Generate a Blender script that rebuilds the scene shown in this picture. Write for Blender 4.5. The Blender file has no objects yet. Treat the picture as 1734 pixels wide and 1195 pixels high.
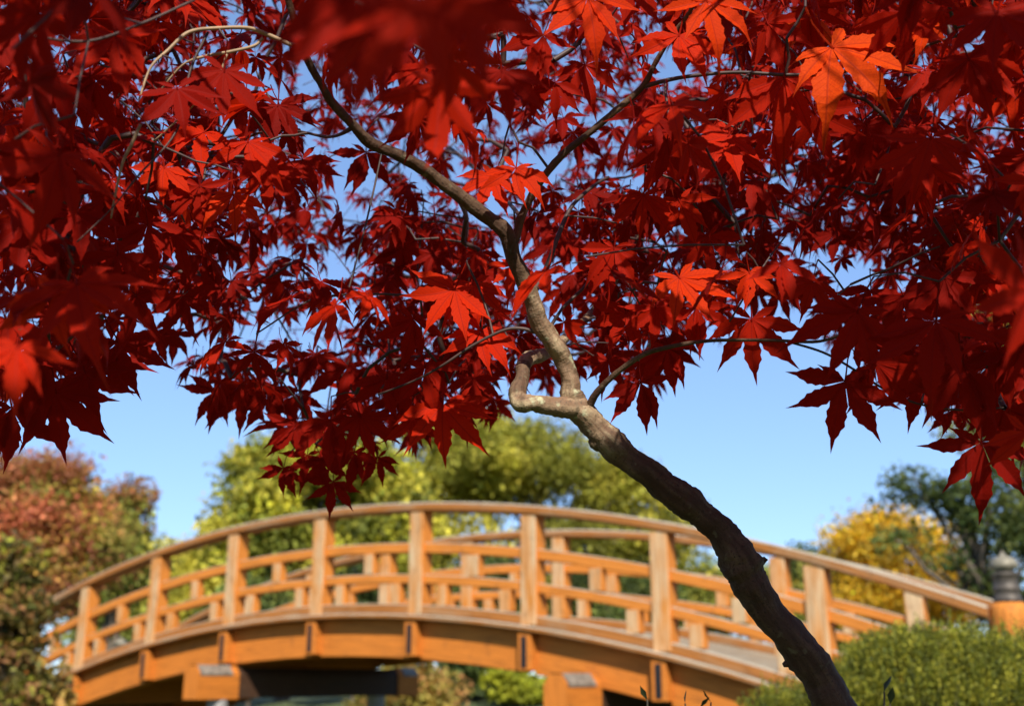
import bpy, bmesh, math, random
import numpy as np
from mathutils import Vector, Matrix

random.seed(7)
rng = np.random.default_rng(11)
SC = bpy.context.scene
COL = SC.collection

# ------------------------------------------------------------------ camera
EYE = 1.20                                   # eye height above the lawn datum
PITCH = 0.284
FPX, W0, H0 = 1900.0, 1734.0, 1195.0
cam_d = bpy.data.cameras.new('camera')
cam = bpy.data.objects.new('camera', cam_d)
COL.objects.link(cam)
cam.location = (0, 0, EYE)
cam.rotation_euler = (math.pi / 2 + PITCH, 0, 0)
cam_d.sensor_fit = 'HORIZONTAL'
cam_d.sensor_width = 36.0
cam_d.lens = 36.0 * FPX / W0
cam_d.clip_start = 0.02
cam_d.clip_end = 2000
cam_d.dof.use_dof = True
cam_d.dof.focus_distance = 1.0
cam_d.dof.aperture_fstop = 6.6
cam_d.dof.aperture_blades = 8
SC.camera = cam

# ------------------------------------------------------------------ sky, sun, exposure
SUN_EL, SUN_AZ = math.radians(42), math.radians(172)   # azimuth clockwise from +Y (into the picture)
SUN = np.array([math.sin(SUN_AZ) * math.cos(SUN_EL), math.cos(SUN_AZ) * math.cos(SUN_EL), math.sin(SUN_EL)])
world = bpy.data.worlds.new('World')
SC.world = world
world.use_nodes = True
wn = world.node_tree
for n in list(wn.nodes):
    wn.nodes.remove(n)
wo = wn.nodes.new('ShaderNodeOutputWorld')
wb = wn.nodes.new('ShaderNodeBackground')
sky = wn.nodes.new('ShaderNodeTexSky')
sky.sky_type = 'NISHITA'
sky.sun_disc = False
sky.sun_elevation = SUN_EL
sky.sun_rotation = SUN_AZ
sky.altitude = 2000
sky.air_density = 1.0
sky.dust_density = 0.0
sky.ozone_density = 1.8
wb.inputs['Strength'].default_value = 0.125
gm = wn.nodes.new('ShaderNodeGamma')            # evens the sky out as the camera's tone curve did
gm.inputs['Gamma'].default_value = 0.6
mu = wn.nodes.new('ShaderNodeMix'); mu.data_type = 'RGBA'; mu.blend_type = 'MULTIPLY'
mu.inputs[0].default_value = 1.0
mu.inputs[7].default_value = (1.28, 1.64, 2.18, 1)
wn.links.new(sky.outputs[0], gm.inputs['Color'])
wn.links.new(gm.outputs[0], mu.inputs[6])
wn.links.new(mu.outputs[2], wb.inputs['Color'])
wn.links.new(wb.outputs[0], wo.inputs['Surface'])
sun_d = bpy.data.lights.new('sun', 'SUN')
sun_d.energy = 5.0
sun_d.angle = math.radians(0.53)
sun_d.color = (1.0, 0.93, 0.82)
sun = bpy.data.objects.new('sun', sun_d)
COL.objects.link(sun)
sun.rotation_euler = Vector(-SUN).to_track_quat('-Z', 'Y').to_euler()
sun.location = (0, -3, 8)
SC.view_settings.view_transform = 'Standard'
SC.view_settings.look = 'None'
SC.view_settings.gamma = 1
SC.view_settings.use_curve_mapping = False
SC.view_settings.exposure = 0.6
SC.render.engine = 'CYCLES'
cy = SC.cycles
cy.max_bounces = 10
cy.diffuse_bounces = 5
cy.transmission_bounces = 8
cy.glossy_bounces = 3
cy.caustics_reflective = False
cy.caustics_refractive = False
cy.use_denoising = True
cy.sample_clamp_indirect = 6

# ------------------------------------------------------------------ helpers
FWD = np.array([0, math.cos(PITCH), math.sin(PITCH)])
UPV = np.array([0, -math.sin(PITCH), math.cos(PITCH)])
RGT = np.array([1.0, 0, 0])
CAM = np.array([0, 0, EYE])


def at(px, py, d):
    """world point seen at photo pixel (px, py), d metres along the view axis"""
    return CAM + d * (FWD + RGT * (px - W0 / 2) / FPX - UPV * (py - H0 / 2) / FPX)


def proj(P):
    Q = np.atleast_2d(P) - CAM
    d = Q @ FWD
    dd = np.where(np.abs(d) < 1e-6, 1e-6, d)
    return W0 / 2 + FPX * (Q @ RGT) / dd, H0 / 2 - FPX * (Q @ UPV) / dd, d


def unit(v):
    v = np.asarray(v, float)
    return v / max(np.linalg.norm(v), 1e-9)


def tag(o, label=None, cat=None, group=None, kind=None):
    if label: o['label'] = label
    if cat: o['category'] = cat
    if group: o['group'] = group
    if kind: o['kind'] = kind
    return o


def empty(name, loc, label, cat, group=None, rz=0.0):
    o = bpy.data.objects.new(name, None)
    COL.objects.link(o)
    o.empty_display_size = 0.1
    o.location = [float(c) for c in loc]
    o.rotation_euler = (0, 0, rz)
    return tag(o, label, cat, group)


def link(name, me, parent=None, loc=(0, 0, 0), rot=(0, 0, 0)):
    o = bpy.data.objects.new(name, me)
    COL.objects.link(o)
    if parent is not None:
        o.parent = parent
    o.location = [float(c) for c in loc]
    o.rotation_euler = rot
    return o


def np_mesh(name, V, F, mats, attrs=None, smooth=False, mat_idx=None):
    """mesh from arrays; F is (n,3) or (n,4); attrs: name -> (kind, array per point)"""
    V = np.asarray(V, np.float32); F = np.asarray(F, np.int32)
    me = bpy.data.meshes.new(name)
    me.vertices.add(len(V)); me.vertices.foreach_set('co', V.ravel())
    k = F.shape[1]
    me.loops.add(F.size); me.loops.foreach_set('vertex_index', F.ravel())
    me.polygons.add(len(F))
    me.polygons.foreach_set('loop_start', np.arange(len(F), dtype=np.int32) * k)
    if mat_idx is not None:
        me.polygons.foreach_set('material_index', np.asarray(mat_idx, np.int32))
    me.polygons.foreach_set('use_smooth', np.full(len(F), smooth))
    for m in (mats if isinstance(mats, (list, tuple)) else [mats]):
        me.materials.append(m)
    for nm, (kd, arr) in (attrs or {}).items():
        a = me.attributes.new(nm, kd, 'POINT')
        key = {'FLOAT': 'value', 'FLOAT_VECTOR': 'vector', 'FLOAT_COLOR': 'color'}[kd]
        a.data.foreach_set(key, np.asarray(arr, np.float32).ravel())
    me.update(calc_edges=True)
    return me


# ------------------------------------------------------------------ materials
class NT:
    def __init__(self, name):
        self.m = bpy.data.materials.new(name)
        self.m.use_nodes = True
        self.t = self.m.node_tree
        for n in list(self.t.nodes):
            self.t.nodes.remove(n)
        self.out = self.t.nodes.new('ShaderNodeOutputMaterial')

    def n(self, typ, **kw):
        nd = self.t.nodes.new(typ)
        for k, v in kw.items():
            if k.startswith('i_'):
                nd.inputs[k[2:].replace('_', ' ')].default_value = v
            else:
                setattr(nd, k, v)
        return nd

    def l(self, a, b):
        self.t.links.new(a, b)

    def math(self, op, a, b=None, c=None, clamp=False):
        nd = self.t.nodes.new('ShaderNodeMath')
        nd.operation = op
        nd.use_clamp = clamp
        for i, x in enumerate((a, b, c)):
            if x is None: continue
            if isinstance(x, (int, float)): nd.inputs[i].default_value = x
            else: self.l(x, nd.inputs[i])
        return nd.outputs[0]

    def ramp(self, fac, stops):
        nd = self.t.nodes.new('ShaderNodeValToRGB')
        el = nd.color_ramp.elements
        while len(el) < len(stops): el.new(0.5)
        for e, (p, c) in zip(el, stops):
            e.position = p
            e.color = (*c, 1) if len(c) == 3 else c
        self.l(fac, nd.inputs[0])
        return nd.outputs[0]

    def mix(self, fac, a, b, blend='MIX'):
        nd = self.t.nodes.new('ShaderNodeMix')
        nd.data_type = 'RGBA'; nd.blend_type = blend
        for s, x in ((nd.inputs[0], fac), (nd.inputs[6], a), (nd.inputs[7], b)):
            if isinstance(x, (int, float)): s.default_value = x
            elif isinstance(x, tuple): s.default_value = (*x, 1)
            else: self.l(x, s)
        return nd.outputs[2]


def wood_material(name, orange, grey, bias, dark=(0.10, 0.045, 0.018)):
    """stained timber, weathered to grey where bias is high; the grain runs along the attribute 'grain'.x"""
    t = NT(name)
    at_ = t.n('ShaderNodeAttribute', attribute_name='grain')
    oi = t.n('ShaderNodeObjectInfo')
    off = t.math('MULTIPLY', oi.outputs['Random'], 37.0)
    addv = t.n('ShaderNodeVectorMath', operation='ADD')
    comb = t.n('ShaderNodeCombineXYZ')
    t.l(off, comb.inputs[0]); t.l(off, comb.inputs[1]); t.l(off, comb.inputs[2])
    t.l(at_.outputs['Vector'], addv.inputs[0]); t.l(comb.outputs[0], addv.inputs[1])

    def noise(scale_vec, scale, detail, rough=0.6):
        mp = t.n('ShaderNodeMapping')
        mp.inputs['Scale'].default_value = scale_vec
        t.l(addv.outputs[0], mp.inputs['Vector'])
        nz = t.n('ShaderNodeTexNoise')
        nz.inputs['Scale'].default_value = scale
        nz.inputs['Detail'].default_value = detail
        nz.inputs['Roughness'].default_value = rough
        t.l(mp.outputs[0], nz.inputs['Vector'])
        return nz.outputs['Fac']
    grain = noise((1.2, 26, 26), 3.0, 5)
    patch = noise((1.0, 4.0, 4.0), 2.2, 4)
    blot = noise((1, 1, 1), 9.0, 3)
    base = t.ramp(grain, [(0.28, tuple(c * 0.62 for c in orange)), (0.5, orange), (0.75, tuple(min(1, c * 1.22) for c in orange))])
    gcol = t.ramp(grain, [(0.25, tuple(c * 0.6 for c in grey)), (0.55, grey), (0.8, tuple(min(1, c * 1.18) for c in grey))])
    w = t.math('ADD', t.math('MULTIPLY', patch, 0.75), t.math('MULTIPLY', grain, 0.25))
    w = t.math('ADD', w, bias - 0.5)
    w = t.math('SMOOTHSTEP', w, 0.38, 0.62) if False else t.math('MULTIPLY_ADD', w, 4.0, -1.5, clamp=True)
    c = t.mix(w, base, gcol)
    stain = t.math('MULTIPLY_ADD', blot, 5.0, -2.9, clamp=True)
    c = t.mix(t.math('MULTIPLY', stain, 0.45), c, dark)
    p = t.n('ShaderNodeBsdfPrincipled')
    t.l(c, p.inputs['Base Color'])
    p.inputs['Roughness'].default_value = 0.72
    p.inputs['Specular IOR Level'].default_value = 0.25
    bm_ = t.n('ShaderNodeBump')
    bm_.inputs['Strength'].default_value = 0.35
    bm_.inputs['Distance'].default_value = 0.006
    t.l(grain, bm_.inputs['Height'])
    t.l(bm_.outputs[0], p.inputs['Normal'])
    t.l(p.outputs[0], t.out.inputs[0])
    return t.m


ORANGE = (0.56, 0.195, 0.036)
WEATHER = (0.48, 0.33, 0.19)
M_GIRDER = wood_material('stained_timber', (0.50, 0.155, 0.020), WEATHER, 0.14)
M_FACE = wood_material('weathered_timber', (0.52, 0.19, 0.030), (0.54, 0.38, 0.215), 0.50)
M_SIDE = wood_material('orange_timber', (0.54, 0.18, 0.026), WEATHER, 0.22)
M_RAIL = wood_material('rail_timber', (0.33, 0.12, 0.024), (0.30, 0.205, 0.115), 0.40)
M_TOP = wood_material('bleached_timber', (0.33, 0.17, 0.07), (0.36, 0.305, 0.22), 0.72)
M_SHADED = wood_material('shade_dark_timber', (0.060, 0.026, 0.012), (0.05, 0.030, 0.018), 0.4)  # shade under the deck painted into the cross beam's colour
M_DECK = wood_material('deck_timber', (0.22, 0.155, 0.09), (0.27, 0.22, 0.15), 0.6)


def simple_material(name, col, rough=0.6, metal=0.0, var=0.25, scale=30.0, bump=0.0):
    t = NT(name)
    tc = t.n('ShaderNodeTexCoord')
    nz = t.n('ShaderNodeTexNoise')
    nz.inputs['Scale'].default_value = scale
    nz.inputs['Detail'].default_value = 5
    t.l(tc.outputs['Object'], nz.inputs['Vector'])
    c = t.ramp(nz.outputs['Fac'], [(0.3, tuple(x * (1 - var) for x in col)), (0.7, tuple(min(1, x * (1 + var)) for x in col))])
    p = t.n('ShaderNodeBsdfPrincipled')
    t.l(c, p.inputs['Base Color'])
    p.inputs['Roughness'].default_value = rough
    p.inputs['Metallic'].default_value = metal
    if bump:
        b = t.n('ShaderNodeBump'); b.inputs['Strength'].default_value = bump; b.inputs['Distance'].default_value = 0.01
        t.l(nz.outputs['Fac'], b.inputs['Height']); t.l(b.outputs[0], p.inputs['Normal'])
    t.l(p.outputs[0], t.out.inputs[0])
    return t.m


M_STRAP = simple_material('dark_iron', (0.025, 0.026, 0.028), 0.55, 0.6)
M_COPPER = simple_material('aged_metal_cap', (0.075, 0.06, 0.045), 0.6, 0.25, 0.5, 24)
M_ROOF = simple_material('weathered_metal_sheet', (0.21, 0.175, 0.135), 0.6, 0.15, 0.4, 24)
M_VERDI = simple_material('pale_metal_top', (0.20, 0.175, 0.12), 0.6, 0.1, 0.4, 40)
M_STONE = simple_material('grey_concrete', (0.30, 0.28, 0.26), 0.85, 0, 0.25, 20, 0.4)


def foliage_material(name, trans=0.35, rough=0.55, spec=0.2):
    """leaf colour comes per leaf from the attribute 'tint'"""
    t = NT(name)
    a = t.n('ShaderNodeAttribute', attribute_name='tint')
    p = t.n('ShaderNodeBsdfPrincipled')
    p.inputs['Roughness'].default_value = rough
    p.inputs['Specular IOR Level'].default_value = spec
    t.l(a.outputs['Color'], p.inputs['Base Color'])
    tr = t.n('ShaderNodeBsdfTranslucent')
    bright = t.mix(1.0, a.outputs['Color'], (1.25, 1.2, 0.6), 'MULTIPLY')
    t.l(bright, tr.inputs['Color'])
    mx = t.n('ShaderNodeMixShader'); mx.inputs[0].default_value = trans
    t.l(p.outputs[0], mx.inputs[1]); t.l(tr.outputs[0], mx.inputs[2])
    t.l(mx.outputs[0], t.out.inputs[0])
    return t.m


M_FOL = foliage_material('tree_foliage')
M_BARK_FAR = simple_material('brown_bark', (0.11, 0.085, 0.06), 0.9, 0, 0.4, 12, 0.5)


def maple_leaf_material():
    t = NT('red_maple_leaf')
    luv = t.n('ShaderNodeAttribute', attribute_name='luv')        # x across the lobe, y along it (leaf lengths)
    hue = t.n('ShaderNodeAttribute', attribute_name='hue')        # per leaf, 0..1 (joined foliage)
    oi = t.n('ShaderNodeObjectInfo')
    ocol = t.n('ShaderNodeSeparateColor'); t.l(oi.outputs['Color'], ocol.inputs[0])     # per leaf object
    sel = t.math('GREATER_THAN', hue.outputs['Fac'], 0.0001)
    h = t.math('ADD', t.math('MULTIPLY', sel, hue.outputs['Fac']),
               t.math('MULTIPLY', t.math('SUBTRACT', 1.0, sel), ocol.outputs[0]))
    sep = t.n('ShaderNodeSeparateXYZ')
    t.l(luv.outputs['Vector'], sep.inputs[0])
    ax = t.math('ABSOLUTE', sep.outputs[0])
    mid = t.math('MULTIPLY_ADD', ax, -70.0, 1.0, clamp=True)      # midrib
    ph = t.math('MULTIPLY', t.math('SUBTRACT', sep.outputs[1], t.math('MULTIPLY', ax, 1.1)), 88.0)
    side = t.math('MULTIPLY_ADD', t.math('SINE', ph), 6.0, -5.2, clamp=True)
    vein = t.math('MAXIMUM', mid, t.math('MULTIPLY', side, 0.45))
    tc = t.n('ShaderNodeTexCoord')
    nz = t.n('ShaderNodeTexNoise')
    nz.inputs['Scale'].default_value = 55; nz.inputs['Detail'].default_value = 4
    t.l(tc.outputs['Object'], nz.inputs['Vector'])
    col = t.ramp(h, [(0.0, (0.12, 0.005, 0.003)), (0.35, (0.23, 0.007, 0.003)), (0.75, (0.56, 0.022, 0.003)), (0.93, (0.64, 0.042, 0.004)), (1.0, (0.74, 0.070, 0.005))])  # hue carries light too: low darkens shaded leaves, high brightens sunlit ones
    mott = t.math('MULTIPLY_ADD', nz.outputs['Fac'], 2.2, -0.7, clamp=True)
    col = t.mix(t.math('MULTIPLY', mott, 0.45), col, (0.26, 0.010, 0.006))
    col = t.mix(t.math('MULTIPLY', vein, 0.55), col, (0.22, 0.012, 0.010))
    tip = t.math('MULTIPLY', t.math('MULTIPLY_ADD', sep.outputs[1], 7.0, -6.0, clamp=True), t.math('MULTIPLY_ADD', nz.outputs['Fac'], 4.0, -1.6, clamp=True))
    sp = t.n('ShaderNodeTexNoise'); sp.inputs['Scale'].default_value = 210; sp.inputs['Detail'].default_value = 2
    t.l(tc.outputs['Object'], sp.inputs['Vector'])
    spot = t.math('MULTIPLY_ADD', sp.outputs['Fac'], 14.0, -9.9, clamp=True)
    tip = t.math('MAXIMUM', tip, spot)
    col = t.mix(t.math('MULTIPLY', tip, 0.8), col, (0.13, 0.045, 0.02))          # dry brown tips here and there
    tcol = t.ramp(h, [(0.0, (0.34, 0.008, 0.003)), (0.4, (0.52, 0.012, 0.003)), (0.8, (0.84, 0.032, 0.004)), (0.93, (0.87, 0.06, 0.005)), (1.0, (0.88, 0.12, 0.008))])
    tcol = t.mix(t.math('MULTIPLY', vein, 0.55), tcol, (0.30, 0.008, 0.005))
    p = t.n('ShaderNodeBsdfPrincipled')
    p.inputs['Roughness'].default_value = 0.55
    p.inputs['Specular IOR Level'].default_value = 0.03
    t.l(col, p.inputs['Base Color'])
    b = t.n('ShaderNodeBump'); b.inputs['Strength'].default_value = 0.35; b.inputs['Distance'].default_value = 0.001
    t.l(t.math('ADD', vein, t.math('MULTIPLY', nz.outputs['Fac'], 0.5)), b.inputs['Height'])
    t.l(b.outputs[0], p.inputs['Normal'])
    tr = t.n('ShaderNodeBsdfTranslucent')
    t.l(tcol, tr.inputs['Color'])
    mx = t.n('ShaderNodeMixShader'); mx.inputs[0].default_value = 0.40
    t.l(p.outputs[0], mx.inputs[1]); t.l(tr.outputs[0], mx.inputs[2])
    t.l(mx.outputs[0], t.out.inputs[0])
    return t.m


M_LEAF = maple_leaf_material()


def bark_material():
    t = NT('maple_bark')
    tc = t.n('ShaderNodeTexCoord')
    a = t.n('ShaderNodeAttribute', attribute_name='grain')
    mp = t.n('ShaderNodeMapping'); mp.inputs['Scale'].default_value = (14, 90, 90)
    t.l(a.outputs['Vector'], mp.inputs['Vector'])
    n1 = t.n('ShaderNodeTexNoise'); n1.inputs['Scale'].default_value = 1.6; n1.inputs['Detail'].default_value = 6
    t.l(mp.outputs[0], n1.inputs['Vector'])
    n2 = t.n('ShaderNodeTexNoise'); n2.inputs['Scale'].default_value = 38; n2.inputs['Detail'].default_value = 5
    t.l(tc.outputs['Object'], n2.inputs['Vector'])
    n3 = t.n('ShaderNodeTexNoise'); n3.inputs['Scale'].default_value = 420; n3.inputs['Detail'].default_value = 3
    t.l(tc.outputs['Object'], n3.inputs['Vector'])
    c = t.ramp(n2.outputs['Fac'], [(0.3, (0.115, 0.070, 0.045)), (0.52, (0.21, 0.145, 0.095)), (0.72, (0.33, 0.26, 0.17))])
    c = t.mix(t.math('MULTIPLY_ADD', n1.outputs['Fac'], 3.0, -1.2, clamp=True), (0.10, 0.055, 0.035), c)
    c = t.mix(t.math('MULTIPLY_ADD', n3.outputs['Fac'], 6.0, -3.3, clamp=True), c, (0.06, 0.04, 0.028))
    mp4 = t.n('ShaderNodeMapping'); mp4.inputs['Scale'].default_value = (150, 22, 22)        # wrinkles running round the stem
    t.l(a.outputs['Vector'], mp4.inputs['Vector'])
    n4 = t.n('ShaderNodeTexNoise'); n4.inputs['Scale'].default_value = 1.0; n4.inputs['Detail'].default_value = 4
    t.l(mp4.outputs[0], n4.inputs['Vector'])
    c = t.mix(t.math('MULTIPLY_ADD', n4.outputs['Fac'], 7.0, -4.2, clamp=True), c, (0.09, 0.06, 0.04))
    lich = t.n('ShaderNodeTexNoise'); lich.inputs['Scale'].default_value = 95; lich.inputs['Detail'].default_value = 4
    t.l(tc.outputs['Object'], lich.inputs['Vector'])
    c = t.mix(t.math('MULTIPLY_ADD', lich.outputs['Fac'], 8.0, -4.9, clamp=True), c, (0.26, 0.25, 0.17))
    tone = t.n('ShaderNodeAttribute', attribute_name='tone')         # darker old bark low down, plus shade and sunlit patches painted in
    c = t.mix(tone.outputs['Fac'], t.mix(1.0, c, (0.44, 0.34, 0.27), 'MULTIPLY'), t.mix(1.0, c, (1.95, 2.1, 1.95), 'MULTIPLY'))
    p = t.n('ShaderNodeBsdfPrincipled')
    p.inputs['Roughness'].default_value = 0.75
    p.inputs['Specular IOR Level'].default_value = 0.25
    t.l(c, p.inputs['Base Color'])
    b = t.n('ShaderNodeBump'); b.inputs['Strength'].default_value = 0.7; b.inputs['Distance'].default_value = 0.004
    hh = t.math('ADD', t.math('MULTIPLY', n1.outputs['Fac'], 0.7), t.math('MULTIPLY', n2.outputs['Fac'], 0.6))
    hh = t.math('ADD', hh, t.math('MULTIPLY', n4.outputs['Fac'], 0.5))
    hh = t.math('ADD', hh, t.math('MULTIPLY', n3.outputs['Fac'], 0.25))
    t.l(hh, b.inputs['Height']); t.l(b.outputs[0], p.inputs['Normal'])
    t.l(p.outputs[0], t.out.inputs[0])
    return t.m


M_BARK = bark_material()
M_TWIG = simple_material('twig_bark', (0.045, 0.021, 0.016), 0.6, 0, 0.4, 60)
M_TWIG_PALE = simple_material('pale_twig_bark', (0.30, 0.20, 0.11), 0.65, 0, 0.35, 60)

# ------------------------------------------------------------------ setting: ground


def ground_z(x, y):
    """height relative to world zero: lawn where the camera stands, a hollow under the bridge, a bank behind it"""
    z = 0.0 - 0.35 * np.exp(-((y - 10 + 0.7 * x) / 3.5) ** 2)
    b = 1 / (1 + np.exp(-(y + 0.5 * x - 15.5) / 1.2))
    z = z + b * 0.95 + 0.15 * np.sin(x * 0.35 + 1.0) * b
    # approach paths at the two bridge ends
    for (ex, ey) in ((3.2, 6.6), (-6.9, 15.0)):
        z = z + 0.62 * np.exp(-((x - ex) ** 2 + (y - ey) ** 2) / 3.0) * (1 - 0.7 * b)
    return z


def ground():
    def axis(lo, hi, fine_lo, fine_hi, step):
        mid = np.arange(fine_lo, fine_hi, step)
        a = fine_lo - np.geomspace(step, fine_lo - lo, 22)[::-1]
        b = fine_hi + np.geomspace(step, hi - fine_hi, 22)
        return np.concatenate([a, mid, b])
    xs = axis(-900, 900, -20, 20, 0.5); ys = axis(-900, 900, -6, 45, 0.5)
    X, Y = np.meshgrid(xs, ys)
    Z = ground_z(X, Y) + 0.03 * np.sin(X * 2.1) * np.cos(Y * 1.7)
    nx, ny = len(xs), len(ys)
    V = np.stack([X, Y, Z], -1).reshape(-1, 3)
    i = (np.arange(ny - 1)[:, None] * nx + np.arange(nx - 1)[None]).ravel()
    F = np.stack([i, i + 1, i + nx + 1, i + nx], 1)
    t = NT('lawn')
    tc = t.n('ShaderNodeTexCoord')
    n1 = t.n('ShaderNodeTexNoise'); n1.inputs['Scale'].default_value = 0.8; n1.inputs['Detail'].default_value = 8
    n2 = t.n('ShaderNodeTexNoise'); n2.inputs['Scale'].default_value = 22; n2.inputs['Detail'].default_value = 6
    t.l(tc.outputs['Object'], n1.inputs['Vector']); t.l(tc.outputs['Object'], n2.inputs['Vector'])
    c1 = t.ramp(n1.outputs['Fac'], [(0.3, (0.05, 0.07, 0.018)), (0.6, (0.10, 0.12, 0.028)), (0.8, (0.16, 0.14, 0.05))])
    c = t.mix(t.math('MULTIPLY', n2.outputs['Fac'], 0.6), c1, (0.05, 0.06, 0.02))
    p = t.n('ShaderNodeBsdfPrincipled'); p.inputs['Roughness'].default_value = 0.9
    b = t.n('ShaderNodeBump'); b.inputs['Strength'].default_value = 0.8; b.inputs['Distance'].default_value = 0.05
    t.l(n2.outputs['Fac'], b.inputs['Height']); t.l(b.outputs[0], p.inputs['Normal'])
    t.l(c, p.inputs['Base Color']); t.l(p.outputs[0], t.out.inputs[0])
    me = np_mesh('ground', V, F, t.m, smooth=True)
    tag(link('ground', me), kind='structure')


ground()

# ------------------------------------------------------------------ footbridge
BX, BY, BA = -1.652, 10.431, 0.619
SP, S0, RAD = 1.187, -3.827, 15.198
DECK = EYE + 0.579                          # deck line at the crown
BW = 2.25                                   # near rail to far rail
bridge_zbase = float(ground_z(np.array(BX), np.array(BY)))


def arc(s):
    return DECK - bridge_zbase - (RAD - np.sqrt(RAD * RAD - s * s))


class Geo:
    """collects boxes and sweeps with a 'grain' coordinate into one mesh"""
    def __init__(self):
        self.V, self.F, self.G, self.MI = [], [], [], []
        self.nv = 0

    def add(self, V, F, G, mi):
        V = np.asarray(V, float); F = np.asarray(F, int)
        self.V.append(V); self.F.append(F + self.nv); self.G.append(np.asarray(G, float))
        self.MI.append(np.broadcast_to(np.asarray(mi), (len(F),)))
        self.nv += len(V)
        return self

    def mesh(self, name, mats):
        return np_mesh(name, np.concatenate(self.V), np.concatenate(self.F), mats,
                       {'grain': ('FLOAT_VECTOR', np.concatenate(self.G))}, mat_idx=np.concatenate(self.MI))


def box(g, lo, hi, axis=0, bev=0.006, mi=None):
    """box with chamfered edges, every face its own vertices so the grain stays per face; mi = index per face (-x,+x,-y,+y,-z,+z)"""
    bm = bmesh.new()
    bmesh.ops.create_cube(bm, size=1)
    lo = np.array(lo, float); hi = np.array(hi, float)
    for v in bm.verts:
        v.co = Vector([(lo[k] + hi[k]) / 2 + v.co[k] * (hi[k] - lo[k]) for k in range(3)])
    if bev:
        bmesh.ops.bevel(bm, geom=list(bm.edges), offset=bev, segments=1, affect='EDGES')
    bmesh.ops.triangulate(bm, faces=[f for f in bm.faces if len(f.verts) == 3], quad_method='BEAUTY')
    for f in bm.faces:
        n = f.normal
        k = int(np.argmax(np.abs(n)))
        face_i = 2 * k + (1 if n[k] > 0 else 0)
        m = 0 if mi is None else mi[face_i]
        pts = [np.array(v.co) for v in f.verts]
        if len(pts) == 3: pts.append(pts[2])
        order = [axis] + [a for a in range(3) if a != axis]
        G = [p[order] for p in pts]
        if len(f.verts) == 3:
            # degenerate quad is avoided: split as a thin quad through the edge midpoint
            pts = [pts[0], pts[1], pts[2], (pts[2] + pts[0]) / 2]
            G = [p[order] for p in pts]
        g.add(pts, [[0, 1, 2, 3]], G, m)
    bm.free()
    return g


def curved(g, s0, s1, w0, w1, z0, z1, step=0.3, mi=(0, 0, 0, 0), cham=0.008, radial=0.0):
    """beam following the bridge arc; mi = front, top, back, bottom"""
    n = max(2, int((s1 - s0) / step) + 1)
    ss = np.linspace(s0, s1, n)
    c = cham
    sec = [(w0, z0 + c), (w0, z1 - c), (w0 + c, z1), (w1 - c, z1), (w1, z1 - c), (w1, z0 + c), (w1 - c, z0), (w0 + c, z0)]
    fm = [mi[0], mi[1], mi[1], mi[1], mi[2], mi[3], mi[3], mi[3]]
    acc = 0.0
    for j in range(8):
        a, b = sec[j], sec[(j + 1) % 8]
        V, G = [], []
        for s in ss:
            for (w, z) in (a, b):
                V.append((s, w, arc(s) + z)); G.append((s, w * 1.0, z + w))
        i = np.arange(n - 1) * 2
        F = np.stack([i, i + 2, i + 3, i + 1], 1)
        g.add(V, F, G, fm[j])
    for e, s in ((0, s0), (1, s1)):
        V = [(s, w, arc(s) + z) for (w, z) in sec]
        F = [[0, 1, 2, 3], [0, 3, 4, 7], [4, 5, 6, 7]] if e == 0 else [[3, 2, 1, 0], [7, 4, 3, 0], [7, 6, 5, 4]]
        g.add(V, F, [(z, w, z) for (w, z) in sec], mi[0])
    return g


bridge = empty('footbridge', (BX, BY, bridge_zbase), 'arched orange timber footbridge with curved railings crossing behind the maple trunk', 'footbridge', rz=-BA)
WOODS = [M_SIDE, M_FACE, M_TOP, M_RAIL, M_GIRDER, M_DECK]
POST_W = 0.15
g = Geo(); box(g, (0, 0, 0), (POST_W, 0.15, 0.88), axis=2, bev=0.008, mi=[0, 0, 1, 1, 2, 2])
post_me = g.mesh('post', WOODS)
g = Geo(); box(g, (0, 0, 0), (0.115, 0.085, 0.185), axis=2, bev=0.006, mi=[0, 0, 1, 1, 0, 0])
blk_hi = g.mesh('rail_block', WOODS)
g = Geo(); box(g, (0, 0, 0), (0.115, 0.085, 0.18), axis=2, bev=0.006, mi=[0, 0, 1, 1, 0, 0])
blk_lo = g.mesh('rail_block', WOODS)
SA, SB = -6.13, 5.66

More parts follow.
